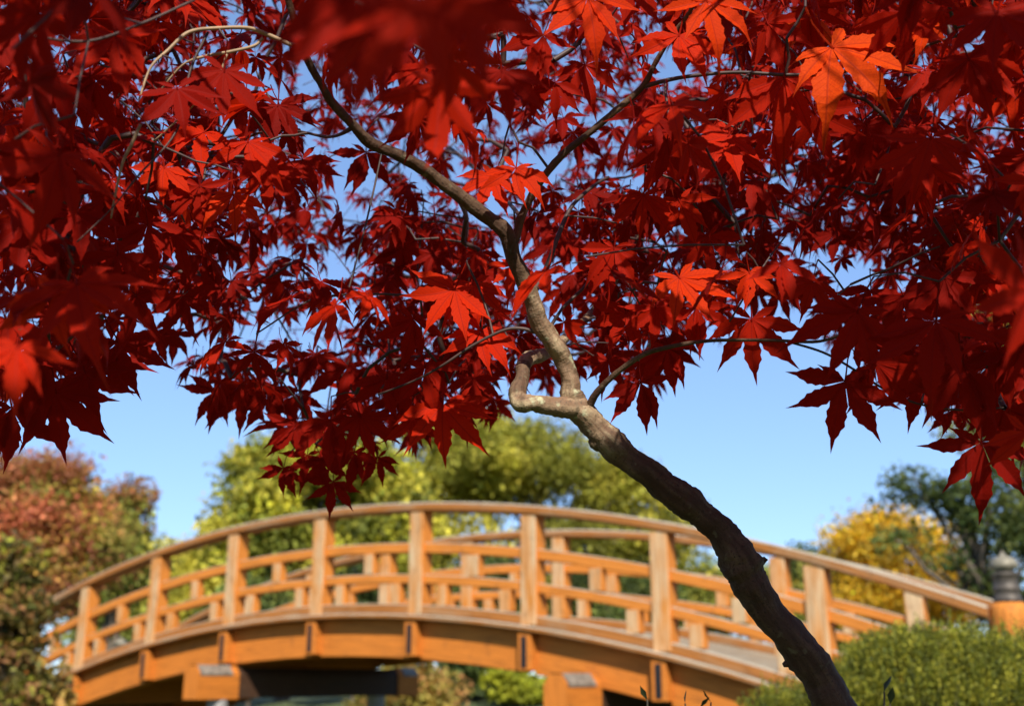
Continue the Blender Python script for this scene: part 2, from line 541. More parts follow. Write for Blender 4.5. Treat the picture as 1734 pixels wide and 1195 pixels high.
for side, w in ((0, 0.0), (1, BW)):
    fl = 'far' if side else 'near'
    for i in range(-1, 8):
        s = S0 + i * SP
        link('post', post_me, bridge, (s, w, arc(s + POST_W / 2)))
    # top rail, two middle rails, toe beam, edge board
    g = Geo(); curved(g, SA, SB, w - 0.015, w + 0.165, 0.882, 0.962, mi=(3, 2, 3, 3), cham=0.014)
    o = link('top_rail', g.mesh('top_rail', WOODS), bridge)
    o['label'] = 'curved hand rail of the %s railing, bleached grey on top' % fl
    for (a, b) in ((0.525, 0.615), (0.262, 0.342)):
        bays = [SA] + [S0 + i * SP for i in range(-1, 8)] + [SB]
        for j in range(len(bays) - 1):
            q0 = bays[j] + (POST_W if j else 0) - 0.004
            q1 = bays[j + 1] + 0.004
            g = Geo(); curved(g, q0, q1, w + 0.035, w + 0.115, a, b, mi=(0, 2, 0, 0), cham=0.007)
            link('middle_rail', g.mesh('middle_rail', WOODS), bridge)
    for i in range(-2, 8):
        s = S0 + i * SP
        for fr, z, me in ((0.53, 0.341, blk_hi), (0.24, 0.083, blk_lo), (0.80, 0.083, blk_lo)):
            q = s + SP * fr
            if q < SA + 0.1 or q > SB - 0.15: continue
            link('rail_block', me, bridge, (q, w + 0.032, arc(q + 0.06) + z))
    g = Geo(); curved(g, SA, SB, w + 0.012, w + 0.125, 0.001, 0.085, mi=(3, 2, 3, 3))
    link('toe_beam', g.mesh('toe_beam', WOODS), bridge)
    e0, e1 = (w - 0.06, w + 0.155) if side == 0 else (w - 0.005, w + 0.21)
    g = Geo(); curved(g, SA, SB, e0, e1, -0.045, 0.0, mi=(3, 2, 3, 3), cham=0.01)
    link('edge_board', g.mesh('edge_board', WOODS), bridge)
    # girder in lengths between the joists
    gw = (0.055, 0.175) if side == 0 else (BW - 0.02, BW + 0.10)
    for i in range(-3, 8):
        q0 = max(SA, S0 + i * SP + 0.118); q1 = min(SB, S0 + (i + 1) * SP - 0.006)
        if q1 - q0 < 0.2: continue
        g = Geo(); curved(g, q0, q1, gw[0], gw[1], -0.37, -0.047, mi=(4, 4, 4, 4), cham=0.006)
        link('girder', g.mesh('girder', WOODS), bridge)

# deck planks
npl = int((SB - SA) / 0.15)
g = Geo(); box(g, (-0.0715, 0.160, -0.043), (0.0715, BW - 0.01, -0.006), axis=1, bev=0.004, mi=[5] * 6)
pl_me = g.mesh('deck_plank', WOODS)
for k in range(npl):
    s = SA + 0.08 + k * 0.15
    sl = math.asin(s / RAD)
    link('deck_plank', pl_me, bridge, (s, 0, arc(s) + random.uniform(-0.003, 0.003)), (0, sl, 0))

# joists under every post, with the iron strap on the end
g = Geo(); box(g, (0, -0.035, -0.350), (0.125, BW + 0.185, -0.055), axis=1, bev=0.006, mi=[4, 4, 4, 4, 4, 4])
joist_me = g.mesh('joist', WOODS)
g = Geo(); box(g, (0, -0.004, -0.12), (0.050, 0.004, 0.12), axis=2, bev=0.002)
strap_me = g.mesh('strap', [M_STRAP])
for i in range(-1, 8):
    s = S0 + i * SP - 0.002
    j = link('joist', joist_me, bridge, (s, 0, arc(s + 0.06)))
    link('strap', strap_me, j, (0.036, -0.039, -0.205))

# bents: a cross beam painted shade-dark, with an added gabled orange end on grey columns
for (s, top, hgt) in ((-1.30, 0.125, 0.28), (2.73, 0.035, 0.45)):
    zt = EYE + top - bridge_zbase
    wa, wb_ = -0.45, BW + 0.45
    prof = [(-0.085, -hgt), (0.085, -hgt), (0.085, -0.07), (0.04, 0.0), (-0.04, 0.0), (-0.085, -0.07)]

    def prism(pr, q0, q1, mi_top, mi_side):
        gg = Geo()
        for k in range(6):
            a, b = pr[k], pr[(k + 1) % 6]
            V = [(a[0], q0, a[1]), (b[0], q0, b[1]), (b[0], q1, b[1]), (a[0], q1, a[1])]
            gg.add(V, [[0, 1, 2, 3]], [(v[1], v[0], v[2]) for v in V], mi_top if k in (2, 3, 4) else mi_side)
        for wq, rev in ((q0, False), (q1, True)):
            V = [(p[0], wq, p[1]) for p in pr]
            F = np.array([[0, 1, 2, 5], [5, 2, 3, 4]])
            if rev: F = F[:, ::-1]
            gg.add(V, F, [(p[1], p[0], 0) for p in pr], mi_side)
        return gg
    cb = link('cross_beam', prism(prof, wa + 0.03, wb_ - 0.03, 0, 0).mesh('cross_beam', [M_SHADED]), bridge, (s, 0, zt))
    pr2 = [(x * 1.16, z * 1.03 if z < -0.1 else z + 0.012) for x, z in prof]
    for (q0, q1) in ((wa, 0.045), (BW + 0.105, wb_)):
        link('added_orange_beam_end', prism(pr2, q0, q1, 4, 4).mesh('added_orange_beam_end', WOODS), cb)  # added sleeve: keeps the sunlit beam end orange over the shade-dark beam
    off = [(0.105, -0.075), (0.105, -0.052), (0.050, 0.020), (-0.050, 0.020), (-0.105, -0.052), (-0.105, -0.075)]
    for (q0, q1) in ((wa + 0.02, -0.04), (BW + 0.19, wb_ - 0.02)):
        g = Geo()
        for k in range(5):
            a, b = off[k], off[k + 1]
            g.add([(a[0], q0, a[1]), (b[0], q0, b[1]), (b[0], q1, b[1]), (a[0], q1, a[1])], [[0, 1, 2, 3]], [(0, 0, 0)] * 4, 0)
        link('metal_roof', g.mesh('metal_roof', [M_ROOF]), cb)
    for wq in (-0.12, BW - 0.15):
        bm = bmesh.new()
        hcol = zt - hgt + 0.8
        bmesh.ops.create_cone(bm, cap_ends=True, segments=14, radius1=0.10, radius2=0.095, depth=hcol)
        me = bpy.data.meshes.new('column'); bm.to_mesh(me); bm.free()
        me.materials.append(M_STONE)
        link('column', me, bridge, (s, wq, zt - hgt - hcol / 2 - 0.002))


def lathe(prof, seg=20):
    V, F = [], []
    for r, z in prof:
        for k in range(seg):
            a = 2 * math.pi * k / seg
            V.append((r * math.cos(a), r * math.sin(a), z))
    for j in range(len(prof) - 1):
        for k in range(seg):
            F.append((j * seg + k, j * seg + (k + 1) % seg, (j + 1) * seg + (k + 1) % seg, (j + 1) * seg + k))
    return np.array(V), np.array(F)


# newel posts with onion-shaped metal caps at the four rail ends
V, F = lathe([(0.0, 0), (0.118, 0.0), (0.118, 1.02), (0.112, 1.06), (0.092, 1.095), (0.0, 1.096)])
newel_me = np_mesh('newel_post', V, F, M_SIDE, {'grain': ('FLOAT_VECTOR', V[:, [2, 0, 1]])}, smooth=True)
V, F = lathe([(0.0, 1.0965), (0.086, 1.097), (0.086, 1.12), (0.079, 1.125), (0.078, 1.165), (0.083, 1.17), (0.083, 1.185), (0.077, 1.19),
              (0.075, 1.255), (0.082, 1.26), (0.082, 1.275), (0.068, 1.28), (0.0, 1.281)])
cap_me = np_mesh('metal_cap', V, F, M_COPPER, smooth=True)
V, F = lathe([(0.0, 1.2815), (0.056, 1.282), (0.058, 1.295), (0.082, 1.305), (0.088, 1.325), (0.080, 1.35), (0.056, 1.37), (0.024, 1.385), (0.010, 1.405), (0.0, 1.42)])
knob_me = np_mesh('onion_finial', V, F, M_VERDI, smooth=True)
for s in (SA - 0.11, SB + 0.11):
    for w in (0.075, BW + 0.075):
        nw = link('newel_post', newel_me, bridge, (s, w, arc(s) - 0.07))
        c = link('metal_cap', cap_me, nw)
        link('onion_finial', knob_me, nw)

# ------------------------------------------------------------------ background trees and shrubs


def leaf_cloud(blobs, n_total, size, cols, jitter=0.25, clump_r=0.45, per_clump=90, flat=0.5, col_fn=None, seed=0, aspect=1.7):
    """leaf-sized faces gathered in clumps over the shell of several ellipsoids"""
    r = np.random.default_rng(seed)
    vol = np.array([b[3] * b[5] + b[3] * b[4] for b in blobs]); vol = vol / vol.sum()
    P, C = [], []
    ncl = max(4, int(n_total / per_clump))
    cols = np.array(cols, float)
    boughs = []
    for i_b, b in enumerate(blobs):
        m = max(5, int(13 * r.uniform(0.8, 1.3)))
        for _ in range(m):
            d = unit(r.normal(size=3) + np.array([0, 0, 0.25]))
            boughs.append((np.array(b[:3]) + d * r.uniform(0.45, 0.88) * np.array(b[3:6]), np.mean(b[3:6]) * r.uniform(0.20, 0.44), vol[i_b] / m * r.uniform(0.6, 1.3)))
    bw = np.array([q[2] for q in boughs]); bw = bw / bw.sum()
    bcol = r.integers(len(cols), size=len(boughs))
    btint = np.exp(r.normal(0, 0.22, size=len(boughs)))
    for _ in range(ncl):
        bi_ = r.choice(len(boughs), p=bw)
        bc, br, _w = boughs[bi_]
        d = unit(r.normal(size=3) + np.array([0, 0, 0.45]))
        c = bc + d * br * np.array([1.15, 1.15, 0.8]) * r.uniform(0.55, 1.0)
        k = int(per_clump * r.uniform(0.5, 1.5))
        q = r.normal(size=(k, 3)) * clump_r * r.uniform(0.6, 1.25) * np.array([1, 1, flat])
        qn = np.linalg.norm(q, axis=1, keepdims=True) / clump_r
        q = q * np.minimum(1, 1.7 / np.maximum(qn, 1e-6))
        P.append(c + q)
        if col_fn is not None:
            base = np.array(col_fn(c, r))
        else:
            base = cols[bcol[bi_]] if r.random() < 0.72 else cols[r.integers(len(cols))]
        f = btint[bi_] * np.exp(r.normal(0, 0.16)) * np.exp(r.normal(0, jitter, size=(k, 1)))
        mixc = cols[r.integers(len(cols), size=k)]
        wgt = r.uniform(0, 0.45, size=(k, 1))
        C.append(np.clip((base * (1 - wgt) + mixc * wgt) * f, 0.004, 0.9))
    P = np.concatenate(P); C = np.concatenate(C)
    n = len(P)
    t = r.normal(size=(n, 3)) + np.array([0, 0, -0.3]); t /= np.linalg.norm(t, axis=1)[:, None]
    nn = r.normal(size=(n, 3)) + np.array([0, 0, 0.7]) + 0.5 * SUN
    s = np.cross(t, nn); s /= np.maximum(np.linalg.norm(s, axis=1)[:, None], 1e-6)
    nn = np.cross(s, t)
    L = size * np.exp(r.normal(0, 0.25, size=(n, 1)))
    Wd = L / aspect
    a = P - t * L * 0.5
    bq = P + s * Wd * 0.5 - t * L * 0.05 + nn * L * 0.06
    cq = P + t * L * 0.5 - nn * L * 0.08
    dq = P - s * Wd * 0.5 - t * L * 0.05 + nn * L * 0.06
    V = np.stack([a, bq, cq, dq], 1).reshape(-1, 3)
    F = np.arange(4 * n).reshape(n, 4)
    Cc = np.repeat(np.concatenate([C, np.ones((n, 1))], 1), 4, 0)
    return V, F, Cc


def tube(path, radii, seg=8, jitter=0.0, r=None):
    """swept tube with parallel-transport frames; returns V, quads, grain"""
    path = np.asarray(path, float); n = len(path)
    T = np.gradient(path, axis=0); T /= np.maximum(np.linalg.norm(T, axis=1)[:, None], 1e-9)
    N = np.zeros_like(path)
    ref = np.array([0, 0, 1.0]) if abs(T[0][2]) < 0.9 else np.array([1.0, 0, 0])
    N[0] = unit(np.cross(T[0], ref))
    for i in range(1, n):
        v = N[i - 1] - T[i] * (N[i - 1] @ T[i]); N[i] = unit(v)
    B = np.cross(T, N)
    ln = np.concatenate([[0], np.cumsum(np.linalg.norm(np.diff(path, axis=0), axis=1))])
    ang = np.arange(seg) * 2 * math.pi / seg
    V = np.zeros((n, seg, 3)); G = np.zeros((n, seg, 3))
    for k, a in enumerate(ang):
        rr = np.asarray(radii, float).copy()
        if jitter and r is not None: rr = rr * (1 + jitter * r.normal(size=n))
        V[:, k] = path + (N * math.cos(a) + B * math.sin(a)) * rr[:, None]
        G[:, k] = np.stack([ln, rr * math.cos(a), rr * math.sin(a)], 1)
    i = (np.arange(n - 1)[:, None] * seg + np.arange(seg)[None])
    j = (np.arange(n - 1)[:, None] * seg + (np.arange(seg)[None] + 1) % seg)
    F = np.stack([i, j, j + seg, i + seg], -1).reshape(-1, 4)
    return V.reshape(-1, 3), F, G.reshape(-1, 3)


def wobble(p0, p1, n, amp, r):
    t = np.linspace(0, 1, n)[:, None]
    p = np.array(p0) * (1 - t) + np.array(p1) * t
    off = np.cumsum(r.normal(size=(n, 3)), 0); off -= off[0] + t * (off[-1] - off[0])
    return p + amp * off * np.array([1, 1, 0.4])


def back_tree(name, label, cat, base_px, dist, blobs_px, n, size, cols, group=None, seed=1, trunk_r=0.16, clump_r=0.45, per_clump=90, col_fn=None, flat=0.6, depth_k=0.9):
    """a tree whose crown is given as ellipses (px, py, rx, ry) in the photo at distance dist, given real depth"""
    r = np.random.default_rng(seed)
    base = at(base_px, 1150, dist)
    gx, gy = base[0], base[1]
    gz = float(ground_z(np.array(gx), np.array(gy)))
    root = empty(name, (gx, gy, gz), label, cat, group)
    o = np.array([gx, gy, gz])
    k = dist / FPX
    blobs = []
    for (bx, by, rx, ry, *dz) in blobs_px:
        c = at(bx, by, dist + (dz[0] if dz else 0))
        c[1] = gy + (dz[0] if dz else 0)
        blobs.append((c[0], c[1], c[2], rx * k, rx * k * depth_k, ry * k))
    V, F, C = leaf_cloud(blobs, n, size, cols, clump_r=clump_r, per_clump=per_clump, seed=seed, col_fn=col_fn, flat=flat)
    keep = V[:, 2].reshape(-1, 4).min(1) > gz + 0.02
    if not keep.all():
        V = V.reshape(-1, 4, 3)[keep].reshape(-1, 3); C = C.reshape(-1, 4, 4)[keep].reshape(-1, 4); F = np.arange(len(V)).reshape(-1, 4)
    link('crown', np_mesh('crown', V - o, F, M_FOL, {'tint': ('FLOAT_COLOR', C)}), root)
    if trunk_r:
        Vs, Fs, nv = [], [], 0
        top = max(b[2] + 0.3 * b[5] for b in blobs)
        mid = np.array([np.mean([b[0] for b in blobs]), np.mean([b[1] for b in blobs]), top])
        p = wobble(o - np.array([0, 0, 0.15]), mid, 12, 0.05, r)
        v, f, _ = tube(p, np.linspace(trunk_r, trunk_r * 0.25, 12), 8); Vs.append(v); Fs.append(f + nv); nv += len(v)
        for b in blobs:
            for _ in range(3):
                tgt = np.array(b[:3]) + unit(r.normal(size=3)) * np.array(b[3:6]) * 0.75
                st = p[r.integers(3, 9)]
                q = wobble(st, tgt, 8, 0.06, r)
                v, f, _ = tube(q, np.linspace(trunk_r * 0.4, trunk_r * 0.07, 8), 6); Vs.append(v); Fs.append(f + nv); nv += len(v)
        link('trunk', np_mesh('trunk', np.concatenate(Vs) - o, np.concatenate(Fs), M_BARK_FAR, smooth=True), root)
    return root


YG = [(0.46, 0.42, 0.04), (0.36, 0.35, 0.035), (0.20, 0.22, 0.03), (0.52, 0.45, 0.06), (0.13, 0.15, 0.025)]
OLIVE = [(0.33, 0.31, 0.035), (0.42, 0.36, 0.05), (0.19, 0.19, 0.03), (0.27, 0.26, 0.035)]
AUT = [(0.48, 0.15, 0.085), (0.46, 0.13, 0.07), (0.15, 0.17, 0.03), (0.24, 0.24, 0.035), (0.54, 0.22, 0.09), (0.50, 0.30, 0.06), (0.42, 0.14, 0.07), (0.22, 0.20, 0.04), (0.52, 0.38, 0.06)]
GRN = [(0.22, 0.25, 0.045), (0.29, 0.30, 0.055), (0.12, 0.15, 0.035), (0.40, 0.36, 0.06)]
GOLD = [(0.74, 0.44, 0.02), (0.66, 0.38, 0.02), (0.55, 0.38, 0.04), (0.42, 0.30, 0.04)]
DARK = [(0.055, 0.085, 0.025), (0.09, 0.12, 0.03), (0.035, 0.055, 0.02), (0.13, 0.15, 0.03)]
TG = 'trees behind the footbridge'

back_tree('broadleaf_tree', 'bright yellow green broadleaf tree behind the left half of the footbridge', 'tree', 480, 21,
          [(490, 860, 120, 110), (440, 930, 110, 90), (560, 790, 110, 90), (400, 1010, 110, 90), (600, 960, 120, 120), (385, 855, 50, 45), (435, 785, 66, 56), (640, 860, 90, 110)],
          62000, 0.12, YG, TG, 3, clump_r=0.30, per_clump=120)
back_tree('broadleaf_tree', 'wide olive green tree with a domed crown behind the middle of the footbridge', 'tree', 850, 27,
          [(800, 840, 190, 150), (920, 850, 190, 130), (1040, 900, 130, 110), (720, 800, 120, 120), (860, 770, 110, 70), (960, 990, 260, 110), (1000, 790, 75, 60), (700, 980, 120, 120), (1110, 890, 85, 75), (1060, 830, 85, 62), (1160, 940, 60, 60), (900, 750, 80, 50)],
          90000, 0.125, OLIVE, TG, 4, clump_r=0.36, per_clump=130)
back_tree('autumn_tree', 'tree turning orange and brown at the left edge behind the footbridge end', 'tree', 20, 16,
          [(20, 860, 90, 110), (60, 820, 60, 70), (-40, 950, 120, 150), (70, 970, 70, 90), (130, 920, 50, 70)],
          52000, 0.07, AUT, TG, 5, clump_r=0.24, per_clump=150)
back_tree('broadleaf_tree', 'green tree with russet tips beside the orange tree at left', 'tree', 165, 20,
          [(165, 905, 50, 75), (140, 965, 75, 90), (200, 960, 38, 60), (198, 832, 16, 30), (120, 860, 26, 36)],
          36000, 0.09, GRN, TG, 6, clump_r=0.24, per_clump=120,
          col_fn=lambda c, r: (0.34, 0.12, 0.05) if (proj(c)[1][0] < 850 and proj(c)[0][0] > 165) or r.random() < 0.08 else GRN[r.integers(4)])
back_tree('yellow_tree', 'small far yellow tree in the dip left of the footbridge railing', 'tree', 285, 34,
          [(285, 945, 50, 40), (330, 960, 50, 45), (245, 960, 40, 40)], 6000, 0.16, [(0.42, 0.33, 0.05), (0.34, 0.29, 0.05), (0.22, 0.22, 0.05)], TG, 7, clump_r=0.35)
back_tree('golden_tree', 'golden yellow autumn tree behind the right end of the footbridge', 'tree', 1540, 20,
          [(1540, 925, 85, 62), (1475, 940, 50, 58), (1600, 965, 60, 70), (1560, 1020, 120, 80), (1450, 1000, 60, 60), (1510, 890, 40, 34)],
          30000, 0.085, GOLD, TG, 8, clump_r=0.32, per_clump=60)
back_tree('evergreen_tree', 'dark green tree at the right edge above the newel post', 'tree', 1720, 17,
          [(1725, 900, 80, 90), (1600, 828, 70, 26), (1565, 798, 44, 18), (1770, 960, 100, 120), (1700, 1020, 55, 60), (1720, 800, 60, 50), (1550, 902, 34, 18), (1625, 938, 36, 18), (1660, 880, 40, 26)],
          10500, 0.09, DARK, TG, 9, clump_r=0.2, per_clump=50)
back_tree('tall_pale_tree', 'tall pale yellow green tree rising behind the leaves at the right edge', 'tree', 1800, 25,
          [(1790, 560, 110, 150), (1760, 700, 90, 110), (1830, 800, 120, 160), (1720, 440, 60, 60)], 16000, 0.14,
          [(0.36, 0.35, 0.06), (0.27, 0.29, 0.05), (0.42, 0.38, 0.12), (0.18, 0.21, 0.05)], TG, 10, clump_r=0.34, per_clump=60)
far = [(1190, 985, 60, 45, 40, GRN), (1290, 1000, 60, 50, 42, GRN), (1375, 975, 40, 45, 38, DARK), (1110, 1010, 70, 60, 41, OLIVE), (1420, 1010, 50, 60, 36, GRN), (330, 1010, 70, 60, 30, OLIVE), (215, 1040, 80, 50, 31, GRN)]
far_lab = ['low distant green tree seen through the railing beside the maple trunk', 'distant green tree between the maple trunk and the golden tree',
           'small dark distant tree peeping over the hand rail left of the golden tree', 'distant olive tree behind the railing left of the trunk',
           'distant green tree at the left foot of the golden tree', 'olive tree low behind the left posts of the footbridge', 'low green tree behind the leftmost posts of the footbridge']
for k, (px, py, rx, ry, d, c) in enumerate(far):
    back_tree('distant_tree', far_lab[k], 'tree', px, d, [(px, py, rx, ry), (px + rx * 0.4, py + ry * 0.8, rx, ry), (px - rx * 0.5, py + ry, rx, ry)],
              6000, 0.2, c, 'distant trees behind the footbridge', 30 + k, clump_r=0.45, per_clump=60)

for k, (px, py, rx, ry, d, lab) in enumerate([(600, 1010, 90, 70, 18.0, 'added dark green shrub standing for crown shade behind the railing left of the middle post'), (800, 1020, 120, 75, 18.5, 'added dark green shrub standing for crown shade behind the middle of the railing'),
                                             (1040, 1000, 120, 70, 19.0, 'added dark green shrub standing for crown shade behind the railing just left of the maple trunk'), (420, 1030, 70, 55, 19.0, 'added dark green shrub standing for crown shade behind the left railing posts')]):
    back_tree('crown_shade_shrub', lab, 'shrub', px, d, [(px, py, rx, ry), (px - rx * 0.5, py + ry * 0.6, rx * 0.7, ry * 0.8), (px + rx * 0.5, py + ry * 0.7, rx * 0.8, ry * 0.8)],
              11000, 0.08, [(0.06, 0.085, 0.022), (0.10, 0.13, 0.03), (0.16, 0.17, 0.035), (0.045, 0.06, 0.018)], 'added dark shrubs standing for crown shade behind the footbridge railing', 70 + k, trunk_r=0.05, clump_r=0.2, per_clump=70)  # added dark foliage standing in for the crowns' shade behind the railing

# shrubs
back_tree('shrub', 'shaded green and brown shrub covering the left end of the footbridge', 'shrub', 30, 9.6,
          [(-20, 1090, 80, 95), (30, 1170, 65, 60), (-80, 1040, 100, 120), (10, 1010, 50, 40), (-10, 960, 50, 50)], 14000, 0.075,
          [(0.12, 0.11, 0.026), (0.26, 0.12, 0.045), (0.07, 0.075, 0.02), (0.30, 0.19, 0.045), (0.26, 0.25, 0.03), (0.15, 0.09, 0.032)], None, 40, trunk_r=0.05, clump_r=0.13, per_clump=50)
back_tree('shrub', 'yellow and russet shrub seen under the footbridge arch', 'shrub', 700, 15.5,
          [(700, 1160, 45, 50), (650, 1210, 60, 40), (745, 1180, 35, 50)], 7000, 0.08,
          [(0.38, 0.28, 0.06), (0.28, 0.25, 0.05), (0.36, 0.17, 0.06), (0.22, 0.20, 0.05)], 'shrubs on the bank behind the footbridge', 41, trunk_r=0.04, clump_r=0.16, per_clump=50)
back_tree('shrub', 'bright yellow green shrub under the footbridge arch beside the near pier', 'shrub', 870, 16.5,
          [(862, 1165, 26, 50), (890, 1190, 30, 45)], 5000, 0.09,
          [(0.42, 0.42, 0.03), (0.34, 0.36, 0.03), (0.24, 0.27, 0.03)], 'shrubs on the bank behind the footbridge', 42, trunk_r=0.04, clump_r=0.15, per_clump=50)
back_tree('shrub', 'dark green shrub between the two bright shrubs under the footbridge', 'shrub', 800, 17.5,
          [(800, 1140, 60, 60), (770, 1180, 60, 50), (840, 1190, 60, 50)], 7000, 0.09,
          DARK, 'shrubs on the bank behind the footbridge', 43, trunk_r=0.04, clump_r=0.2, per_clump=50)


def clipped_bush():
    """rounded fine-leaved evergreen bush in the right foreground"""
    r = np.random.default_rng(50)
    d = 3.6
    k = d / FPX
    base = at(1590, 1150, d); gz = float(ground_z(np.array(base[0]), np.array(base[1])))
    o = np.array([base[0], base[1], gz])
    root = empty('bush', o, 'rounded fine leaved green bush in the lower right foreground', 'bush')
    blobs = [(1590, 1270, 220, 185), (1440, 1290, 130, 140), (1740, 1300, 190, 210), (1330, 1330, 110, 150), (1560, 1170, 140, 90)]
    P, N = [], []
    for (bx, by, rx, ry) in blobs:
        c = at(bx, by, d); c[1] = base[1]
        R = np.array([rx * k, rx * k * 0.9, ry * k])
        n = int(5600 * rx * ry / 30000)
        u = r.normal(size=(n, 3)); u /= np.linalg.norm(u, axis=1)[:, None]
        u[:, 2] = np.where(u[:, 2] < -0.4, -u[:, 2], u[:, 2])
        lump = 1 + 0.05 * np.sin(u[:, :1] * 17 + bx) * np.cos(u[:, 2:] * 15 + u[:, 1:2] * 13)
        P.append(c + u * R * lump * (r.uniform(0.72, 1.04, size=(n, 1)))); N.append(u)
    P = np.concatenate(P); N = np.concatenate(N)
    ok = P[:, 2] > gz + 0.05
    P, N = P[ok], N[ok]
    cols = np.array([(0.21, 0.215, 0.024), (0.14, 0.15, 0.02), (0.31, 0.285, 0.03), (0.07, 0.085, 0.016)])
    Vs, Cs = [], []
    for p, n in zip(P, N):
        up = unit(n * 0.45 + np.array([0, 0, 1.0]) + r.normal(size=3) * 0.25)       # a short upright shoot
        c0 = cols[r.integers(4)] * math.exp(r.normal(0, 0.22))
        ln = r.uniform(0.035, 0.075)
        m = 7
        for q in range(m):
            t = unit(up * 0.75 + r.normal(size=3) * 0.6)
            sd = unit(np.cross(t, r.normal(size=3)))
            b = p + up * ln * q / m
            L = r.uniform(0.008, 0.015); w = L * 0.25
            nn = np.cross(sd, t)
            Vs.append((b, b + t * L * 0.45 + sd * w, b + t * L + nn * L * 0.1, b + t * L * 0.45 - sd * w))
            Cs.append(c0 * r.uniform(0.75, 1.3))
    V = np.array(Vs).reshape(-1, 3)
    C = np.repeat(np.concatenate([np.clip(np.array(Cs), 0.005, 0.9), np.ones((len(Cs), 1))], 1), 4, 0)
    link('foliage', np_mesh('foliage', V - o, np.arange(len(V)).reshape(-1, 4), M_FOL, {'tint': ('FLOAT_COLOR', C)}), root)
    # woody stems and an inner mass of twigs
    Vs, Fs, nv = [], [], 0
    for _ in range(60):
        b = blobs[r.integers(len(blobs))]
        c = at(b[0], b[1], d); c[1] = base[1]
        tgt = c + unit(r.normal(size=3) + np.array([0, 0, 0.8])) * np.array([b[2], b[2] * 0.9, b[3]]) * k * 0.85
        if tgt[2] < gz + 0.1: continue
        q = wobble(o + np.array([r.normal() * 0.12, r.normal() * 0.12, -0.05]), tgt, 9, 0.03, r)
        v, f, _ = tube(q, np.linspace(0.012, 0.002, 9), 5); Vs.append(v); Fs.append(f + nv); nv += len(v)
    link('stems', np_mesh('stems', np.concatenate(Vs) - o, np.concatenate(Fs), M_BARK_FAR, smooth=True), root)


clipped_bush()


def sprig_plant(tips, label, seed):
    """low dark shrub whose shoot tips just reach into the picture"""
    r = np.random.default_rng(seed)
    d = 1.25
    b0 = at(np.mean([t[0] for t in tips]), 1195, d)
    gz = float(ground_z(np.array(b0[0]), np.array(b0[1])))
    o = np.array([b0[0], b0[1], gz])
    root = empty('low_shrub', o, label, 'shrub', 'low shrubs below the maple')
    Vs, Fs, nv = [], [], 0
    Lv, Lc = [], []
    for (px, py) in tips:
        tip = at(px, py + 12, d + r.uniform(-0.04, 0.04))
        p = wobble(o + np.array([r.normal() * 0.02, r.normal() * 0.02, -0.03]), tip, 14, 0.008, r)
        v, f, _ = tube(p, np.linspace(0.004, 0.0009, 14), 6); Vs.append(v); Fs.append(f + nv); nv += len(v)
        for q in np.linspace(5, 13, 15):
            pos = p[int(q)] if q == int(q) or q >= 13 else p[int(q)] * (1 - q % 1) + p[int(q) + 1] * (q % 1)
            t = unit(np.array([r.normal() * 0.6, r.normal() * 0.4, 1.0 if q > 11 else 0.5]))
            sd = unit(np.cross(t, r.normal(size=3))); nn = np.cross(sd, t)
            L = r.uniform(0.017, 0.027); w = L * 0.22
            Lv.append((pos, pos + t * L * .5 + sd * w, pos + t * L + nn * L * .1, pos + t * L * .5 - sd * w))
            Lc.append(np.array((0.035, 0.045, 0.018)) * r.uniform(0.7, 1.3))
    V = np.array(Lv).reshape(-1, 3)
    C = np.repeat(np.concatenate([np.array(Lc), np.ones((len(Lc), 1))], 1), 4, 0)
    link('stem', np_mesh('stem', np.concatenate(Vs) - o, np.concatenate(Fs), M_BARK_FAR, smooth=True), root)
    link('foliage', np_mesh('foliage', V - o, np.arange(len(V)).reshape(-1, 4), M_FOL, {'tint': ('FLOAT_COLOR', C)}), root)


sprig_plant([(1096, 1172), (1160, 1178), (1185, 1186), (1204, 1176)], 'dark shoot tips of a low shrub at the bottom edge left of the maple trunk', 61)
sprig_plant([(1497, 1158), (1507, 1180)], 'dark shoot tips of a low shrub at the bottom edge in front of the bush', 62)

# ------------------------------------------------------------------ red maple
tr_base = at(1440, 1280, 1.0)
MG = float(ground_z(np.array(tr_base[0] + 0.03), np.array(tr_base[1])))
MO = np.array([tr_base[0] + 0.03, tr_base[1] + 0.02, MG])
maple = empty('maple_tree', MO, 'red Japanese maple in the foreground with a crooked brown trunk leaning left', 'tree')


def catmull(P, sub=8):
    P = np.asarray(P, float)
    Q = np.vstack([2 * P[0] - P[1], P, 2 * P[-1] - P[-2]])
    out = []
    for i in range(1, len(Q) - 2):
        for t in np.linspace(0, 1, sub, endpoint=False):
            a, b, c, d = Q[i - 1], Q[i], Q[i + 1], Q[i + 2]
            out.append(0.5 * ((2 * b) + (-a + c) * t + (2 * a - 5 * b + 4 * c - d) * t * t + (-a + 3 * b - 3 * c + d) * t ** 3))
    out.append(Q[-2])
    return np.array(out)


SKEL = []          # sampled points of the limbs for the twigs to grow from


